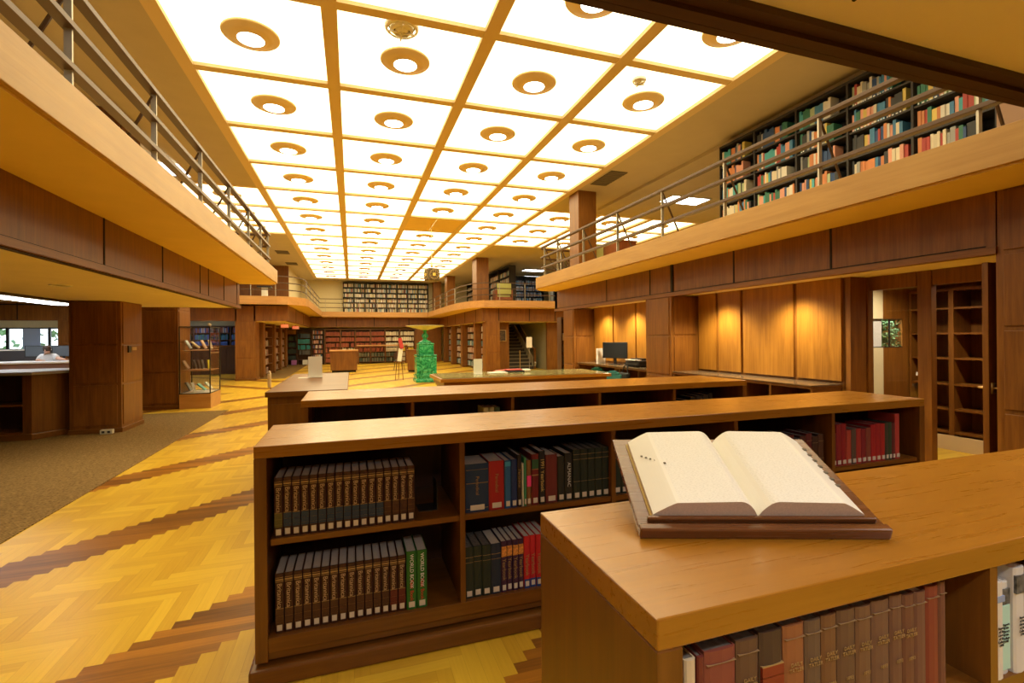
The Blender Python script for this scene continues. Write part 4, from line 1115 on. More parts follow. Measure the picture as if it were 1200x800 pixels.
GREEN = plain('green_vinyl', (.012, .075, .045), .8, spec=.1); TEAL = plain('teal_vinyl', (.05, .20, .19), .8, spec=.1); BEIG = plain('beige_cloth', (.62, .50, .34), .8)
chair((5.12, 9.75, 0), -1.2, 'green chair at the alcove computer desk', GREEN, BLK)
chair((4.86, 8.6, 0), -1.2, 'teal seated chair beside the glass counter end', TEAL, BLK)
chair((-1.52, 11.9, 0), 1.75, 'beige chair beyond the dark desk on the left', BEIG, Fz)

# ---- glass topped counter
t = thing('reading_counter', 'long oak counter with a green glass top beyond the low bookcases', 'counter', (1.4, 7.95, 0))
box(.12, 3.05, .08, 1.12, .08, .74).build('body', Fx, t); box(.18, 3.0, .12, 1.05, 0, .08).build('plinth', DK, t)
box(0, 3.2, 0, 1.2, .87, .93).build('top_board', TOP, t, bevel=.004); box(.04, 3.16, .04, 1.16, .932, .942).build('glass_top', GTOP, t)
box(.06, 3.12, .04, 1.16, .80, .87).build('apron', Fx, t); m = MB()
for k in range(4): m.box(.25 + k * .72, .75 + k * .72, .07, .082, .75, .8)
m.build('apron_slot', DKG, t); box(.1, 3.08, .06, 1.14, .74, .80).build('lower_rail', Fx, t)


def stand_sign(x, y, z, w, h, lab, rz=0.):
    t = thing('notice_holder', lab, 'sign', (x, y, z), rz)
    box(-w / 2, w / 2, -.003, .003, .0, h).build('sheet', PAPER, t); box(-w / 2, w / 2, -.05, .05, 0, .005).build('base', plain('acrylic', (.7, .7, .65), .2), t)


stand_sign(2.2, 8.6, .943, .16, .28, 'white standing notice at the left end of the glass counter', -.3)
stand_sign(-.45, 6.75, H, .17, .27, 'white standing notice on the dark desk at left', -.05)
t = thing('leaflet', 'small white leaflet lying beside the notice on the dark desk', 'leaflet', (-.60, 6.72, H)); box(-.05, .08, -.05, .05, 0, .003).build('sheet', PAPER, t)
for i, (x, y, w, d, h, c, lab) in enumerate(((2.62, 8.75, .34, .24, .015, (.8, .78, .74), 'flat white papers on the glass counter'), (2.75, 8.82, .30, .24, .035, (.03, .03, .035), 'black magazine in the pile on the glass counter'), (2.72, 8.84, .30, .22, .02, (.55, .04, .03), 'red magazine on top of the counter pile'), (3.2, 8.85, .22, .16, .05, (.78, .74, .64), 'pale folded cloth right of the magazines on the counter'))):
    z = .943 + (.036 if i == 2 else 0) + (.0 if i != 1 else 0)
    m = MB().box(-w / 2, w / 2, -d / 2, d / 2, 0, h); o = m.build('magazine' if i in (1, 2) else ('paper_stack' if i == 0 else 'folded_cloth'), plain('item%d' % i, c, .5), None, bevel=.004 if i < 3 else .02, loc=(x + (.25 if i == 1 or i == 2 else 0), y, z)); tag(o, lab, 'magazine' if i in (1, 2) else ('paper' if i == 0 else 'cloth'))
for i in range(3):
    o = MB().box(-.13, .13, -.1, .1, 0, .01).build('leaflet', plain('leaf_%d' % i, ((.6, .08, .05), (.75, .7, .6), (.5, .1, .06))[i], .5), None, loc=(2.78 + i * .05, 9.05, .943 + i * .0105)); o.rotation_euler = (0, 0, .2 * i)
    tag(o, ('dark red', 'cream', 'orange red')[i] + ' leaflet in the loose pile behind the magazines', 'leaflet')

# ---- dark desk left behind the second bookcase
t = thing('cabinet', 'plain dark oak cabinet behind the left end of the low bookcases', 'cabinet', (-.78, 5.05, 0))
box(0, .74, 0, 2.45, H - .05, H).build('top_board', Fx, t, bevel=.004); box(.02, .72, .02, 2.43, .08, H - .05).build('body', Fz, t); box(-.01, .75, -.01, 2.46, 0, .08).build('plinth', Fx, t, bevel=.006)
box(.05, .69, .005, .02, .16, H - .12).build('end_panel', Fz, t)

# ---- far desks, easel, stove
t = thing('service_desk', 'boxy oak desk in the far hall before the red volumes', 'desk', (-.95, 24.2, 0))
box(0, 1.2, 0, .75, .1, 1.0).build('body', Fz, t); box(-.05, 1.25, -.05, .8, 1.0, 1.06).build('desk_top', FASX, t, bevel=.01); box(.06, 1.14, .06, .7, 0, .1).build('plinth', DKG, t)
t = thing('reading_table', 'long oak table against the end wall bookcases', 'table', (.3, 31.2, 0))
box(0, 3.1, 0, .8, 1.12, 1.18).build('table_top', FASX, t, bevel=.01)
for x in (.05, 3.0): box(x, x + .08, .05, .13, 0, 1.12).build('leg', Fz, t); box(x, x + .08, .67, .75, 0, 1.12).build('leg', Fz, t)
t = thing('side_cabinet', 'small oak cabinet just left of the green stove', 'cabinet', (2.5, 23.2, 0), -.15)
box(0, .5, 0, .5, .08, 1.0).build('body', Fz, t, bevel=.01); box(-.03, .53, -.03, .53, 1.0, 1.05).build('top', Fx, t); box(.04, .46, .04, .46, 0, .08).build('plinth', DKG, t)
chair((2.25, 24.6, 0), .2, 'dark chair behind the easel', plain('dark_leather', (.05, .022, .012), .5), BLK)
t = thing('easel', 'thin wooden easel holding papers left of the green stove', 'easel', (1.75, 18.9, 0))
for x in (-.17, .12): MB().tube([(x, 0, 0), (x * .25 + .02, .1, 1.65)], .014).build('leg', Fz, t)
MB().tube([(0, .55, 0), (0, .1, 1.5)], .014).build('leg', Fz, t)
box(-.22, .22, -.0, .03, .68, .71).build('ledge', Fz, t)
for k, (x, z, w, h, c, lab) in enumerate(((1.73, .72, .16, .5, (.75, .76, .72), 'tall white sheet standing on the easel ledge'), (1.84, .8, .14, .42, (.55, .05, .05), 'red and white card leaning at the top of the easel'))):
    o = MB().box(-w / 2, w / 2, -.004, .004, 0, h).build('poster_card', plain('card%d' % k, c, .6), None, loc=(x, 18.88, z if k == 0 else 1.2)); tag(o, lab, 'card'); o.rotation_euler = (-.06, .14 if k == 0 else -.2, 0)

MAL = malachite_mat()
t = thing('stove', 'ornate green malachite pedestal carrying a wide shallow bowl', 'pedestal', (2.58, 17.9, 0), .02)
s4 = math.pi / 4; q = 1 / math.cos(s4)
m = MB(); m.lathe([(.40 * q, 0), (.40 * q, .10), (.37 * q, .12), (.37 * q, .20), (.39 * q, .22), (.385 * q, .26)], 4, rot0=s4); m.build('base', MAL, t, bevel=.01)
m = MB(); m.lathe([(.345 * q, .26), (.345 * q, .92), (.37 * q, .95), (.365 * q, 1.0)], 4, rot0=s4); m.build('lower_block', MAL, t, bevel=.012)
m = MB()
for sx in (-1, 1): m.lathe([(.07, .26), (.08, .3), (.06, .36), (.065, .85), (.08, .92)], 14, sx * .30, -.33)
m.build('corner_column', MAL, t, smooth=True)
m = MB(); m.lathe([(.275 * q, 1.0), (.27 * q, 1.36), (.29 * q, 1.38), (.28 * q, 1.42)], 4, rot0=s4); m.build('upper_block', MAL, t, bevel=.012)
m = MB(); m.box(-.19, .19, -.30, -.27, 1.06, 1.33); m.box(-.22, .22, -.365, -.34, .38, .86); m.build('relief_panel', MAL, t, bevel=.02)
m = MB(); m.lathe([(.28, 1.42), (.20, 1.48), (.10, 1.53), (.06, 1.57), (.11, 1.63), (.13, 1.69), (.09, 1.76), (.05, 1.80), (.06, 1.86), (.10, 1.90), (.16, 1.93)], 24); m.build('stem', MAL, t, smooth=True)
m = MB(); m.lathe([(.12, 1.90), (.30, 1.945), (.52, 2.0), (.66, 2.04), (.70, 2.05), (.70, 2.065), (.5, 2.03), (.02, 1.98)], 36, cap=False); m.build('bowl', plain('bowl_gilt_green', (.48, .50, .28), .35), t, smooth=True)

# ---- hanging lantern
t = thing('hanging_lantern', 'square gilt openwork lantern hanging from the ceiling hatch on a thin rod', 'lantern', (2.49, 15.65, 0), .22)
MB().tube([(0, 0, 3.95), (0, 0, ZC)], .012).build('rod', BRASS, t); MB().lathe([(.03, 3.9), (.05, 3.94), (.03, 4.0), (.012, 4.1)], 12).build('finial', BRASS, t)
DG = plain('dark_gilt', (.14, .10, .04), .4, metal=.3, noise=.6, scale=30)
m = MB(); m.box(-.2, .2, -.2, .2, 3.44, 3.86); m.build('lantern_body', DG, t, bevel=.05)
for a in (0, 1.5708, 3.1416, 4.7124):
    m = MB(); R = Matrix.Rotation(a, 4, 'Z')
    for k in range(16):
        b = k * math.pi / 8; m.box(-.014, .014, -.216, -.2, -.02, .02, 0, Matrix.Translation((0, 0, 3.65)) @ R @ Matrix.Translation((.145 * math.cos(b), 0, .145 * math.sin(b))))
    for k in range(8):
        b = k * math.pi / 4 + .3; m.box(-.01, .01, -.214, -.2, -.012, .012, 0, Matrix.Translation((0, 0, 3.65)) @ R @ Matrix.Translation((.1 * math.cos(b), 0, .1 * math.sin(b))))
    m.build('fretwork', BRASS, t)
m = MB()
for a in (0, 1.5708, 3.1416, 4.7124):
    R = Matrix.Rotation(a, 4, 'Z'); m.box(-.05, .05, -.222, -.2, -.05, .05, 0, Matrix.Translation((0, 0, 3.65)) @ R)
m.build('rosette', plain('bright_gilt', (.85, .6, .12), .35), t, bevel=.02)

# ---- display case beside the second pillar
t = thing('display_case', 'tall black framed glass display case against the second left pillar', 'display case', (-3.82, 13.1, 0))
w, d, h, b = .64, .92, 1.93, .34
box(0, w, 0, d, 0, b).build('plinth', FASX, t); fr = MB()
for x in (0, w - .022):
    for y in (0, d - .022): fr.box(x, x + .022, y, y + .022, b, h)
for z in (b, h - .022):
    fr.box(0, w, 0, .022, z, z + .022); fr.box(0, w, d - .022, d, z, z + .022); fr.box(0, .022, 0, d, z, z + .022); fr.box(w - .022, w, 0, d, z, z + .022)
fr.build('frame', BLK, t)
gl = MB(); gl.box(.02, w - .02, .009, .012, b, h); gl.box(w - .012, w - .009, .02, d - .02, b, h); gl.box(.02, w - .02, d - .012, d - .009, b, h); gl.build('glass_pane', GLASS, t)
for z in (.89, 1.37): box(.025, w - .025, .025, d - .025, z - .012, z).build('shelf', FASX, t)
box(.022, w - .022, .022, d - .022, b, b + .012).build('case_floor', PAPER, t)
items = [(.08, .45, b + .02, (.25, .3, .3), .5), (.2, .3, b + .02, (.7, .68, .6), .35), (.42, .35, b + .02, (.15, .5, .5), .9), (.5, .6, b + .02, (.6, .7, .6), .8), (.08, .3, .9, (.75, .6, .45), .6), (.2, .4, .9, (.12, .1, .08), .25), (.28, .4, .9, (.2, .12, .08), .2), (.36, .4, .9, (.1, .09, .08), .2), (.5, .35, .9, (.65, .6, .05), .1), (.1, .4, 1.38, (.55, .6, .6), .55), (.28, .4, 1.38, (.5, .4, .2), .9), (.42, .4, 1.38, (.7, .5, .35), .5), (.54, .4, 1.38, (.6, .55, .4), .3)]
lv = {round(b + .02, 3): 'bottom', .9: 'middle', 1.38: 'top'}
cnt = {}
for (x, y, z, c, ln) in items:
    k = lv[round(z, 3)]; cnt[k] = cnt.get(k, 0) + 1
    o = book(-3.82 + x, 13.1 + y, z + (.0 if k == 'bottom' else .0), .03, .22, .16, c, 'book leaning in the glass display case, %s shelf, %s from the left' % (k, ORD[cnt[k] - 1]), 'books in the display case', label=False, lean=-ln * .9)
    o.location.z = z + .03 * math.sin(ln * .9) + .002
o = MB().box(-.04, .04, -.1, .1, 0, .05).build('carved_ornament', plain('bone', (.75, .65, .45), .6), None, bevel=.02, loc=(-3.3, 13.5, 1.95)); o.rotation_euler = (0, .6, .3); o.location.z = 1.96; tag(o, 'pale carved ornament lying on top of the glass display case', 'ornament')

t = thing('wall_switch', 'small brass switch plate with black key box on the nearest left pillar', 'switch', (-3.835, 10.6, 1.46)); box(0, .02, -.16, -.06, -.06, .06).build('key_box', BLK, t); box(0, .012, .0, .2, -.025, .035).build('plate', BRASS, t)
t = thing('floor_socket', 'small white socket box on the carpet at the foot of the nearest pillar', 'socket', (-4.0, 10.12, .008)); box(-.11, .07, -.05, .04, 0, .075).build('box', plain('socket_white', (.6, .56, .42), .5), t, bevel=.008); m = MB(); m.box(-.08, -.04, -.053, -.05, .02, .055); m.box(.0, .04, -.053, -.05, .02, .055); m.build('outlet', INK, t)

# ---- reference desk at left, octagonal, with open shelves
t = thing('reference_desk', 'dark oak reference desk with angled end and open shelves at the left edge', 'desk', (0, 0, .008))
poly = [(-4.98, 9.92), (-4.60, 10.45), (-4.60, 11.0), (-8, 11.0), (-8, 9.92)]
m = MB(); m.prism([(-4.98, 9.98), (-4.62, 10.46), (-4.62, 10.98), (-8, 10.98), (-8, 10.6), (-5.1, 10.6), (-5.1, 9.98)], .1, 1.06); m.build('body', Fz, t)
box(-8, -5.1, 10.45, 10.6, .1, 1.06).build('back_panel', DK, t)
for z in (.13, .58): box(-8, -5.1, 9.96, 10.45, z - .03, z).build('shelf', Fx, t)
for x in (-7.9, -6.5): box(x, x + .03, 9.98, 10.45, .1, 1.06).build('divider', Fz, t)
m = MB(); m.prism([(-4.93, 9.88), (-4.55, 10.42), (-4.55, 11.05), (-8, 11.05), (-8, 9.88)], 1.06, 1.11); m.build('desk_top', plain('grey_laminate', (.34, .33, .34), .35), t, bevel=.005)
m = MB(); m.prism([(-4.95, 9.92), (-4.58, 10.44), (-4.58, 11.0), (-8, 11.0), (-8, 9.92)], 0, .1); m.build('plinth', Fx, t, bevel=.01)

# ---- office beyond: counter, monitors, person, papers
GREY = plain('grey_laminate', (0, 0, 0))
t = thing('office_counter', 'pale topped office counter behind the reference desk', 'counter', (-13, 16.6, 0))
box(0, 5.6, 0, .7, .0, 1.0).build('front_panel', plain('pinkish_panel', (.22, .12, .10), .6), t); box(-.05, 5.65, -.05, .75, 1.0, 1.05).build('counter_top', plain('white_laminate', (.70, .70, .72), .3), t, bevel=.006)
t = thing('office_shelving', 'low grey office shelving under the windows', 'shelf', (-17, 26.8, 0)); box(0, 6.5, 0, .5, 0, 1.2).build('body', plain('charcoal_unit', (.06, .06, .075), .6), t); box(-.02, 6.52, -.02, .52, 1.2, 1.25).build('top', WHITE, t)
t = thing('desk_partition', 'brown office partition left of the seated person', 'partition', (-14, 19.5, 0)); box(0, 2.9, 0, .06, 0, 1.32).build('panel', plain('partition_brown', (.16, .08, .06), .8), t); box(0, 2.9, -.02, .08, 1.32, 1.36).build('cap', WHITE, t)
t = thing('letter_tray', 'stack of black letter trays on the office counter', 'letter tray', (-9.95, 16.85, 1.05));
for k in range(4): box(-.18, .18, -.13, .13, k * .075, k * .075 + .012).build('tray', BLKP, t)
box(-.18, -.17, -.13, .13, 0, .24).build('side_frame', BLKP, t); box(.17, .18, -.13, .13, 0, .24).build('side_frame', BLKP, t)
t = thing('desk_calendar', 'small white desk calendar on the office counter', 'calendar', (-9.35, 16.75, 1.05)); box(-.13, .13, -.01, .01, 0, .21).build('sheet', PAPER, t); box(-.02, .08, -.013, -.01, .06, .13).build('picture', plain('cal_pic', (.3, .12, .15), .5), t)
for (x, y, lab) in ((-8.9, 18.1, 'dark computer monitor behind the seated person'), (-8.35, 18.3, 'second dark monitor right of the seated person')):
    t = thing('computer_monitor', lab, 'monitor', (x, y, 1.02)); box(-.28, .28, -.02, .02, .12, .46).build('screen_case', BLKP, t); box(-.26, .26, -.024, -.02, .14, .44).build('screen', plain('grey_screen', (.12, .14, .16), .2), t); box(-.03, .03, 0, .04, 0, .2).build('neck', BLKP, t)
t = thing('desk', 'back desk carrying two monitors in the office', 'desk', (-9.6, 17.8, 0)); box(0, 2.2, 0, .8, .97, 1.02).build('desk_top', GREY, t); box(.05, .1, .05, .75, 0, .97).build('leg', GREY, t); box(2.1, 2.15, .05, .75, 0, .97).build('leg', GREY, t)
t = thing('paper_bag', 'small brown bag on the right end of the office counter', 'bag', (-7.62, 16.5, .8)); 
bpy.data.objects.remove(t)


def skin_figure(name, verts, edges, radii, mat, parent, sub=2):
    me = bpy.data.meshes.new(name); me.from_pydata(verts, edges, []); o = bpy.data.objects.new(name, me); C.objects.link(o); o.parent = parent
    me.materials.append(mat); s = o.modifiers.new('skin', 'SKIN')
    for v, r in zip(me.skin_vertices[0].data, radii): v.radius = (r, r) if not isinstance(r, tuple) else r
    me.skin_vertices[0].data[0].use_root = True
    ss = o.modifiers.new('sub', 'SUBSURF'); ss.levels = sub; ss.render_levels = sub
    return o


SKIN = plain('skin', (.55, .32, .22), .6)
pz = thing('person', 'person in a pale grey shirt leaning on the office counter', 'person', (-8.3, 17.5, 0), .1); pz.scale = (.8, .9, 1)
V = [(0, 0, .62), (0, -.03, .8), (0, -.10, .98), (.0, -.16, 1.14), (0, -.19, 1.22), (0, -.22, 1.30), (0, -.25, 1.38), (.17, -.14, 1.15), (.33, -.33, 1.12), (.55, -.48, 1.09), (.63, -.52, 1.09),
     (-.17, -.14, 1.14), (-.26, -.28, 1.05), (-.12, -.50, 1.09), (-.05, -.53, 1.09), (.1, .0, .58), (.13, -.02, .42), (.15, -.40, .40), (.15, -.38, .08), (.15, -.5, .05), (-.1, .0, .58), (-.13, -.02, .42), (-.15, -.40, .40), (-.15, -.38, .08), (-.15, -.5, .05)]
E_ = [(0, 1), (1, 2), (2, 3), (3, 4), (4, 5), (5, 6), (3, 7), (7, 8), (8, 9), (9, 10), (3, 11), (11, 12), (12, 13), (13, 14), (0, 15), (15, 16), (16, 17), (17, 18), (18, 19), (0, 20), (20, 21), (21, 22), (22, 23), (23, 24)]
Rr = [.15, .15, .16, .13, .06, .07, .09, .075, .05, .035, .03, .075, .05, .035, .03, .09, .09, .07, .05, .04, .09, .09, .07, .05, .04]
skin_figure('body', V, E_, Rr, SKIN, pz)
SHIRT = plain('pale_grey_shirt', (.50, .50, .50), .8)
skin_figure('shirt', [(0, 0, .62), (0, -.03, .8), (0, -.10, .98), (0, -.15, 1.13), (.18, -.14, 1.15), (.34, -.33, 1.12), (-.18, -.14, 1.14), (-.27, -.28, 1.05)], [(0, 1), (1, 2), (2, 3), (3, 4), (4, 5), (3, 6), (6, 7)], [.20, .20, .21, .19, .12, .085, .12, .085], SHIRT, pz)
m = MB(); m.lathe([(.01, 1.30), (.10, 1.33), (.115, 1.40), (.10, 1.46), (.05, 1.49), (.01, 1.495)], 16, 0, -.21); m.build('hair', plain('brown_hair', (.05, .025, .015), .7), pz, smooth=True)
m = MB(); m.lathe([(.004, 0), (.014, .012), (.01, .03), (.004, .045)], 8, 0, -.345); mm = m.build('nose', SKIN, pz, smooth=True); mm.location = (0, 0, 1.33)
m = MB(); m.box(-.045, -.02, -.345, -.335, 1.375, 1.385); m.box(.02, .045, -.345, -.335, 1.375, 1.385); m.build('eyes', INK, pz)
for hx, hy in ((.63, -.52), (-.05, -.53)):
    m = MB(); m.box(hx - .035, hx + .05, hy - .04, hy + .035, 1.062, 1.09)
    for k in range(4): m.tube([(hx + .04, hy - .035 + k * .022, 1.078), (hx + .08, hy - .04 + k * .023, 1.082), (hx + .115 + .008 * (k % 2), hy - .04 + k * .023, 1.064)], [.010, .009, .007], 6)
    m.tube([(hx, hy - .035, 1.075), (hx + .03, hy - .07, 1.072), (hx + .06, hy - .075, 1.064)], [.011, .01, .008], 6)
    m.build('hand', SKIN, pz, smooth=True)
t = thing('office_chair', 'chair the person at the office counter sits on', 'chair', (-8.3, 17.55, 0)); MB().lathe([(.01, .44), (.22, .44), (.24, .47), (.22, .5), (.01, .5)], 20).build('seat', BLKP, t); MB().tube([(0, 0, .06), (0, 0, .45)], .025).build('pedestal', BLK, t); MB().lathe([(.01, 0), (.26, .0), (.26, .03), (.03, .07), (.01, .07)], 5).build('base', BLK, t); box(-.2, .2, .22, .26, .55, .9).build('backrest', BLKP, t, bevel=.02); MB().tube([(0, .15, .46), (0, .24, .6)], .02).build('back_support', BLK, t)

# ---- exit signs
te = textmesh('EXIT', .13, M_EXIT)
for i, (x, y, lab) in enumerate(((-2.82, 23.6, 'nearer red EXIT sign in the far left aisle'), (-2.72, 27.0, 'farther red EXIT sign in the far left aisle'))):
    t = thing('exit_sign', lab, 'sign', (x, y, 2.10), 0, 'exit signs'); box(-.17, .17, -.03, .03, 0, .18).build('housing', plain('exit_housing', (.30, .02, .02), .5), t); meshobj('lettering', te, t, (0, -.033, .09), (math.pi / 2, 0, 0)); MB().tube([(0, 0, .18), (0, 0, .21)], .01).build('hanger', BLK, t)
    m = MB(); m.box(-.16, .16, -.032, -.03, .01, .17); m.build('lit_face', emis('exit_face', (.45, .01, .02), .6), t)

# ------------------------------------------------------------------ right: glass door, side room, open door
XD = 6.14
struct('wall_return', MB().box(5.86, 6.135, 4.33, 4.41, 0, BZ + .02).box(6.135, 6.22, 4.39, 5.07, 0, BZ + .3), Wz, 'narrow oak return beside the glass partition')
dr = thing('door_1', 'glazed oak partition with open doorway into the side room', 'door', (XD, 0, 0), kind='structure')
m = MB()
for y0, y1 in ((4.31, 4.385), (3.62, 3.76), (2.58, 2.72)): m.box(0, .09, y0, y1, 0, 2.33)
m.box(.004, .086, 2.73, 3.61, 2.16, 2.33); m.box(.004, .086, 3.77, 4.30, 2.16, 2.33); m.box(.004, .086, 3.77, 4.30, 0, .12); m.build('door_frame', Wz, dr, bevel=.004)
box(.04, .05, 3.76, 4.31, .12, 2.16).build('glass_pane', GLASS, dr)
dl = thing('door_2', 'open oak door leaf with brass lever handles', 'door', (XD - .01, 2.775, 0), math.radians(181), kind='structure')
DOORD = wood('door_dark_oak', (.035, .012, .005, 1), (.06, .022, .008, 1), 'z', .5)
dm = MB(); dm.box(0, .77, 0, .045, .01, 2.25); d_ = dm.build('door_leaf', [Wz], dl, bevel=.003)
for s in (-1, 1):
    hm = MB(); yb = .0225 + s * .0225; hm.tube([(.71, yb, 1.13), (.71, yb + s * .055, 1.13), (.60, yb + s * .06, 1.125)], .011, 8); hm.box(.68, .74, min(yb, yb + s * .006), max(yb, yb + s * .006), 1.08, 1.18); hm.build('door_handle', BRASS, dl, smooth=True)
# side room shell
SR = MB(); SR.box(8.35, 8.45, 2.0, 5.6, 0, BZ + .3); SR.box(6.2, 8.45, 1.9, 2.0, 0, BZ + .3)
struct('wall_side_room', SR, Wz, 'oak walls of the side room')
we = MB(); y = 4.97
we.box(6.2, 7.12, y, y + .02, 0, BZ + .3); we.box(7.12, 8.35, y, y + .02, 0, 1.42); we.box(7.12, 8.35, y, y + .02, 1.84, BZ + .3); we.box(7.79, 8.35, y, y + .02, 1.42, 1.84)
struct('wall_side_room_end', we, Wz, 'oak end wall of the side room round its small window')
struct('trim_15', MB().box(7.08, 7.36, 4.955, 4.97, .0, 1.42).box(7.08, 7.36, 4.955, 4.97, 1.84, BZ + .3), PL_W, 'pale strip of wall beside the side room window')
w2 = thing('window_2', 'small side room window showing green leaves', 'window', (7.455, 4.975, 1.42), kind='structure')  # made-up window in place of a reflection in the glass partition
box(-.335, .335, -.008, .012, 0, .012).build('window_frame', BLK, w2); box(-.335, .335, -.008, .012, .408, .42).build('window_frame', BLK, w2); box(.055, .07, -.008, .012, 0, .42).build('window_frame', BLK, w2); box(-.335, -.08, .014, .018, .012, .41).build('curtain', WHITE, w2); box(-.335, .335, 0, .003, .012, .408).build('glass_pane', GLASS, w2)  # white sheet copies the pale part of the reflection
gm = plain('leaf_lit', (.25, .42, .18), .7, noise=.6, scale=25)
t = thing('potted_shrub', 'leafy green shrub seen through the small window', 'shrub', (7.62, 5.16, 0)); m = MB(); random.seed(3)  # added shrub supplies the green of the reflection
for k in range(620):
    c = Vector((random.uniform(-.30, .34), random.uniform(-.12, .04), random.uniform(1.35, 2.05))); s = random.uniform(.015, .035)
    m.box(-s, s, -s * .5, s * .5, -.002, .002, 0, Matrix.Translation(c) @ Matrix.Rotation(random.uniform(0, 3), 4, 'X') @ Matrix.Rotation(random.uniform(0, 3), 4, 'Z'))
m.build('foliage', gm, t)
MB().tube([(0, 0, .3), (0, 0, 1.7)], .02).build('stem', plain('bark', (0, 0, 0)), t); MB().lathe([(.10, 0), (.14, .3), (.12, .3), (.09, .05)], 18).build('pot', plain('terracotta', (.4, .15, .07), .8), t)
spot('light_well', (7.5, 5.03, 2.35), 200, (.85, .95, 1), 150)  # added hidden spot that lights the stand-in leaves
# side room shelving: back wall x=7.85
for k, (y0, y1) in enumerate(((4.42, 4.95), (3.62, 4.42), (2.82, 3.62))):
    case_unit('bookcase', 'empty oak bookcase in the side room, %s from the window' % ORD[k], (7.9, y1, .2), -math.pi / 2, y1 - y0, 2.05, .40, [.05, .37, .72, 1.08, 1.43, 1.78], Fz, 'side room bookcases', dark=Fz)
struct('baseboard_side_room', box(7.88, 7.9, 2.4, 4.97, 0, .2), plain('pale_base', (.62, .50, .30), .6), 'pale base below the side room shelves')
o = MB().box(-.002, .002, -.07, .07, 0, .055).build('shelf_card', PAPER, None, loc=(7.88, 4.75, .95)); tag(o, 'small white card on the edge of a side room shelf', 'card')
o.location = (7.885, 4.78, 1.0)
struct('ceiling_side_room', box(6.2, 8.45, 2.0, 5.3, BZ + .3, BZ + .35), PL_G)

# ------------------------------------------------------------------ right balcony bookcases with single books
BX = 6.6
YB = [7.36 - .82 * i for i in range(6)]
CN = [('cream', (.66, .58, .42)), ('pale green', (.38, .46, .26)), ('red', (.42, .05, .035)), ('blue', (.05, .20, .38)), ('orange', (.60, .22, .07)), ('white', (.70, .66, .58)), ('dark green', (.03, .16, .10)), ('yellow', (.68, .52, .12)),
      ('teal', (.06, .36, .40)), ('black', (.03, .03, .03)), ('grey', (.34, .34, .32)), ('navy', (.02, .06, .18)), ('salmon', (.68, .32, .22))]
bcov = {}


def simple_book(w, h, d):
    k = (round(w, 3), round(h, 2))
    if k not in bcov:
        m = MB(); m.box(0, w, 0, d, 0, .002, 0); m.box(0, .002, 0, d, .002, h, 0); m.box(w - .002, w, 0, d, .002, h, 0); m.box(.002, w - .002, 0, .003, .002, h, 0)
        m.box(.002, w - .002, .003, d - .005, .002, h - .004, 1); m.box(w * .25, w * .75, -.0012, 0, .012, .03, 2)
        bcov[k] = m.mesh('book', [COVER, PAPER, WHITE])
    return bcov[k]


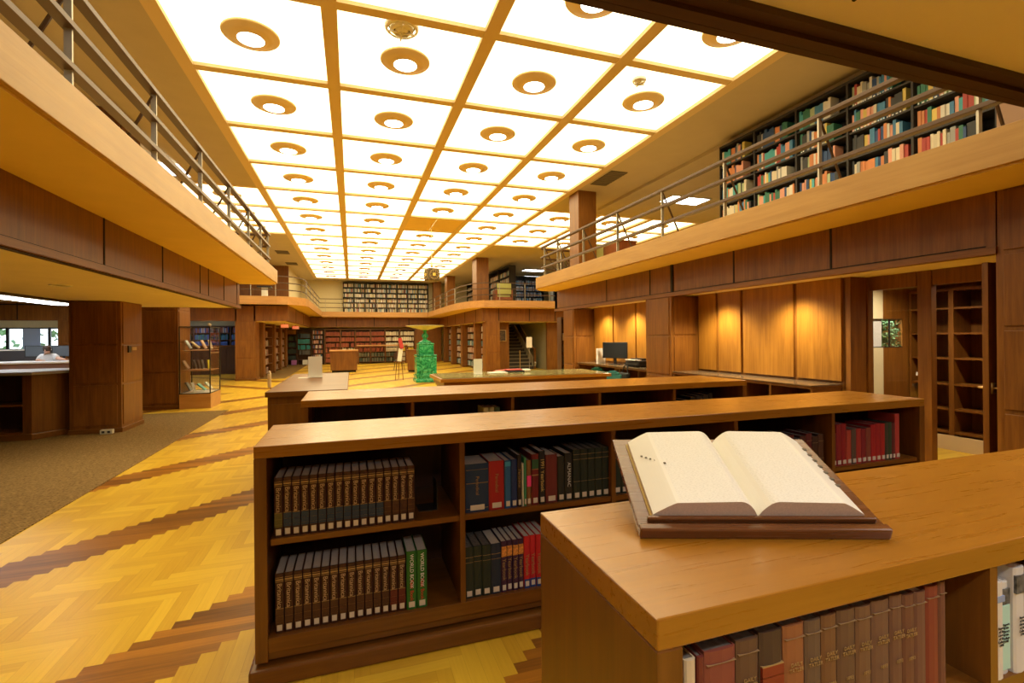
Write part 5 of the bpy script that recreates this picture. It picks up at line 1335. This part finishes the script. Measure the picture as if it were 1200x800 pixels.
RW = ['bottom', 'second', 'third', 'top']
random.seed(21)
for k in (4, 3, 2, 1, 0):
    case_unit('bookcase', 'dark bookcase on the right balcony, %s bay from the far end' % ORD[k], (BX, YB[k], MT), -math.pi / 2, YB[k] - YB[k + 1], 2.0, .32, [.2, .57, .92, 1.27, 1.62], DARKM, 'right balcony bookcases', th=.014)
    for r in range(4):
        z = MT + .57 + .35 * r; L_ = YB[k] - YB[k + 1] - .08; yy = YB[k] - .04; x = 0; n = 0; fill = random.uniform(.66, .95); last = None
        while x < L_ * fill and n < 20:
            w = random.choice((.024, .028, .034, .040, .050)) + .004; h = random.choice((.23, .24, .25, .26, .27, .29)) + .01
            if x + w > L_: break
            nm, c = random.choice(CN)
            if last and random.random() < .3: nm, c = last
            last = (nm, c); q = random.uniform(.85, 1.1)
            if NB[0] >= 300:
                STUFF.col = c; STUFF.box(BX + .03, BX + .2, yy - x - w, yy - x, z, z + h); x += w + .001; n += 1; continue
            o = bpy.data.objects.new('book', simple_book(w, h, .17)); C.objects.link(o); o.location = (BX + .03 + random.uniform(0, .02), yy - x, z); o.rotation_euler = (0, 0, -math.pi / 2)
            o.color = (c[0] * q, c[1] * q, c[2] * q, 1)
            tag(o, '%s %s book, %s in the %s row, %s bay of the balcony bookcase' % ('tall' if h > .275 else ('thick' if w > .05 else 'upright'), nm, ORD[n], RW[r], ORD[k]), 'book', 'books on the right balcony')
            x += w + .001; n += 1; NB[0] += 1
struct('wall_upper_right', box(7.0, 7.15, -4, 7.45, MT, ZC), PL_G, 'plaster wall behind the right balcony bookcases')
struct('wall_upper_end', box(BX, 7.0, 1.9, 3.26, MT, ZC), plain('pinkish_panelling', (.34, .20, .12), .6), 'brown wall end beside the balcony bookcase')
# balcony furniture
t = thing('wood_cabinet', 'reddish wooden cabinet on the right balcony beside the pillar', 'cabinet', (6.2, 10.4, MT - .028))
box(0, .55, 0, 1.45, 0, .83).build('body', REDW, t, bevel=.004); box(-.02, .57, -.02, 1.47, .83, .86).build('top', REDW, t)
LIME = plain('lime_cushion', (.50, .52, .18), .8)


def armchair(loc, rz, lab):
    t = thing('armchair', lab, 'armchair', loc, rz, 'lime armchairs upstairs')
    box(-.33, .33, -.30, .25, .25, .42).build('seat_cushion', LIME, t, bevel=.03); box(-.33, .33, .22, .36, .38, .88).build('back_cushion', LIME, t, bevel=.03)
    for s in (-1, 1): box(s * .37 - .03, s * .37 + .03, -.33, .36, .0, .58).build('arm', REDW, t, bevel=.01)
    box(-.36, .36, -.3, .34, .12, .25).build('seat_frame', REDW, t)


armchair((6.05, 12.1 - .65, MT - .03), 3.0, 'lime green armchair at the far end of the right balcony')
armchair((6.75, 21.6, FT - .03), 3.1, 'lime green armchair behind the far railing by a pillar')
t = thing('upstairs_table', 'dark topped table with white papers on the far left balcony', 'table', (-3.2, 20.9, FT - .03)); box(-.25, .25, -.2, .2, .40, .45).build('table_top', BLKP, t); box(-.1, .1, -.1, .1, 0, .40).build('pedestal', WHITE, t)

so = STUFF.build('shelved_books', ATTR); tag(so, 'many small books filling the distant shelves of the library', 'books', kind='stuff')
for o_ in bpy.data.objects:
    if o_.get('label') and len(o_['label'].split()) > 16: print('LONG', o_['label'])
print('BOOKS', NB[0], 'OBJECTS', len(bpy.data.objects))
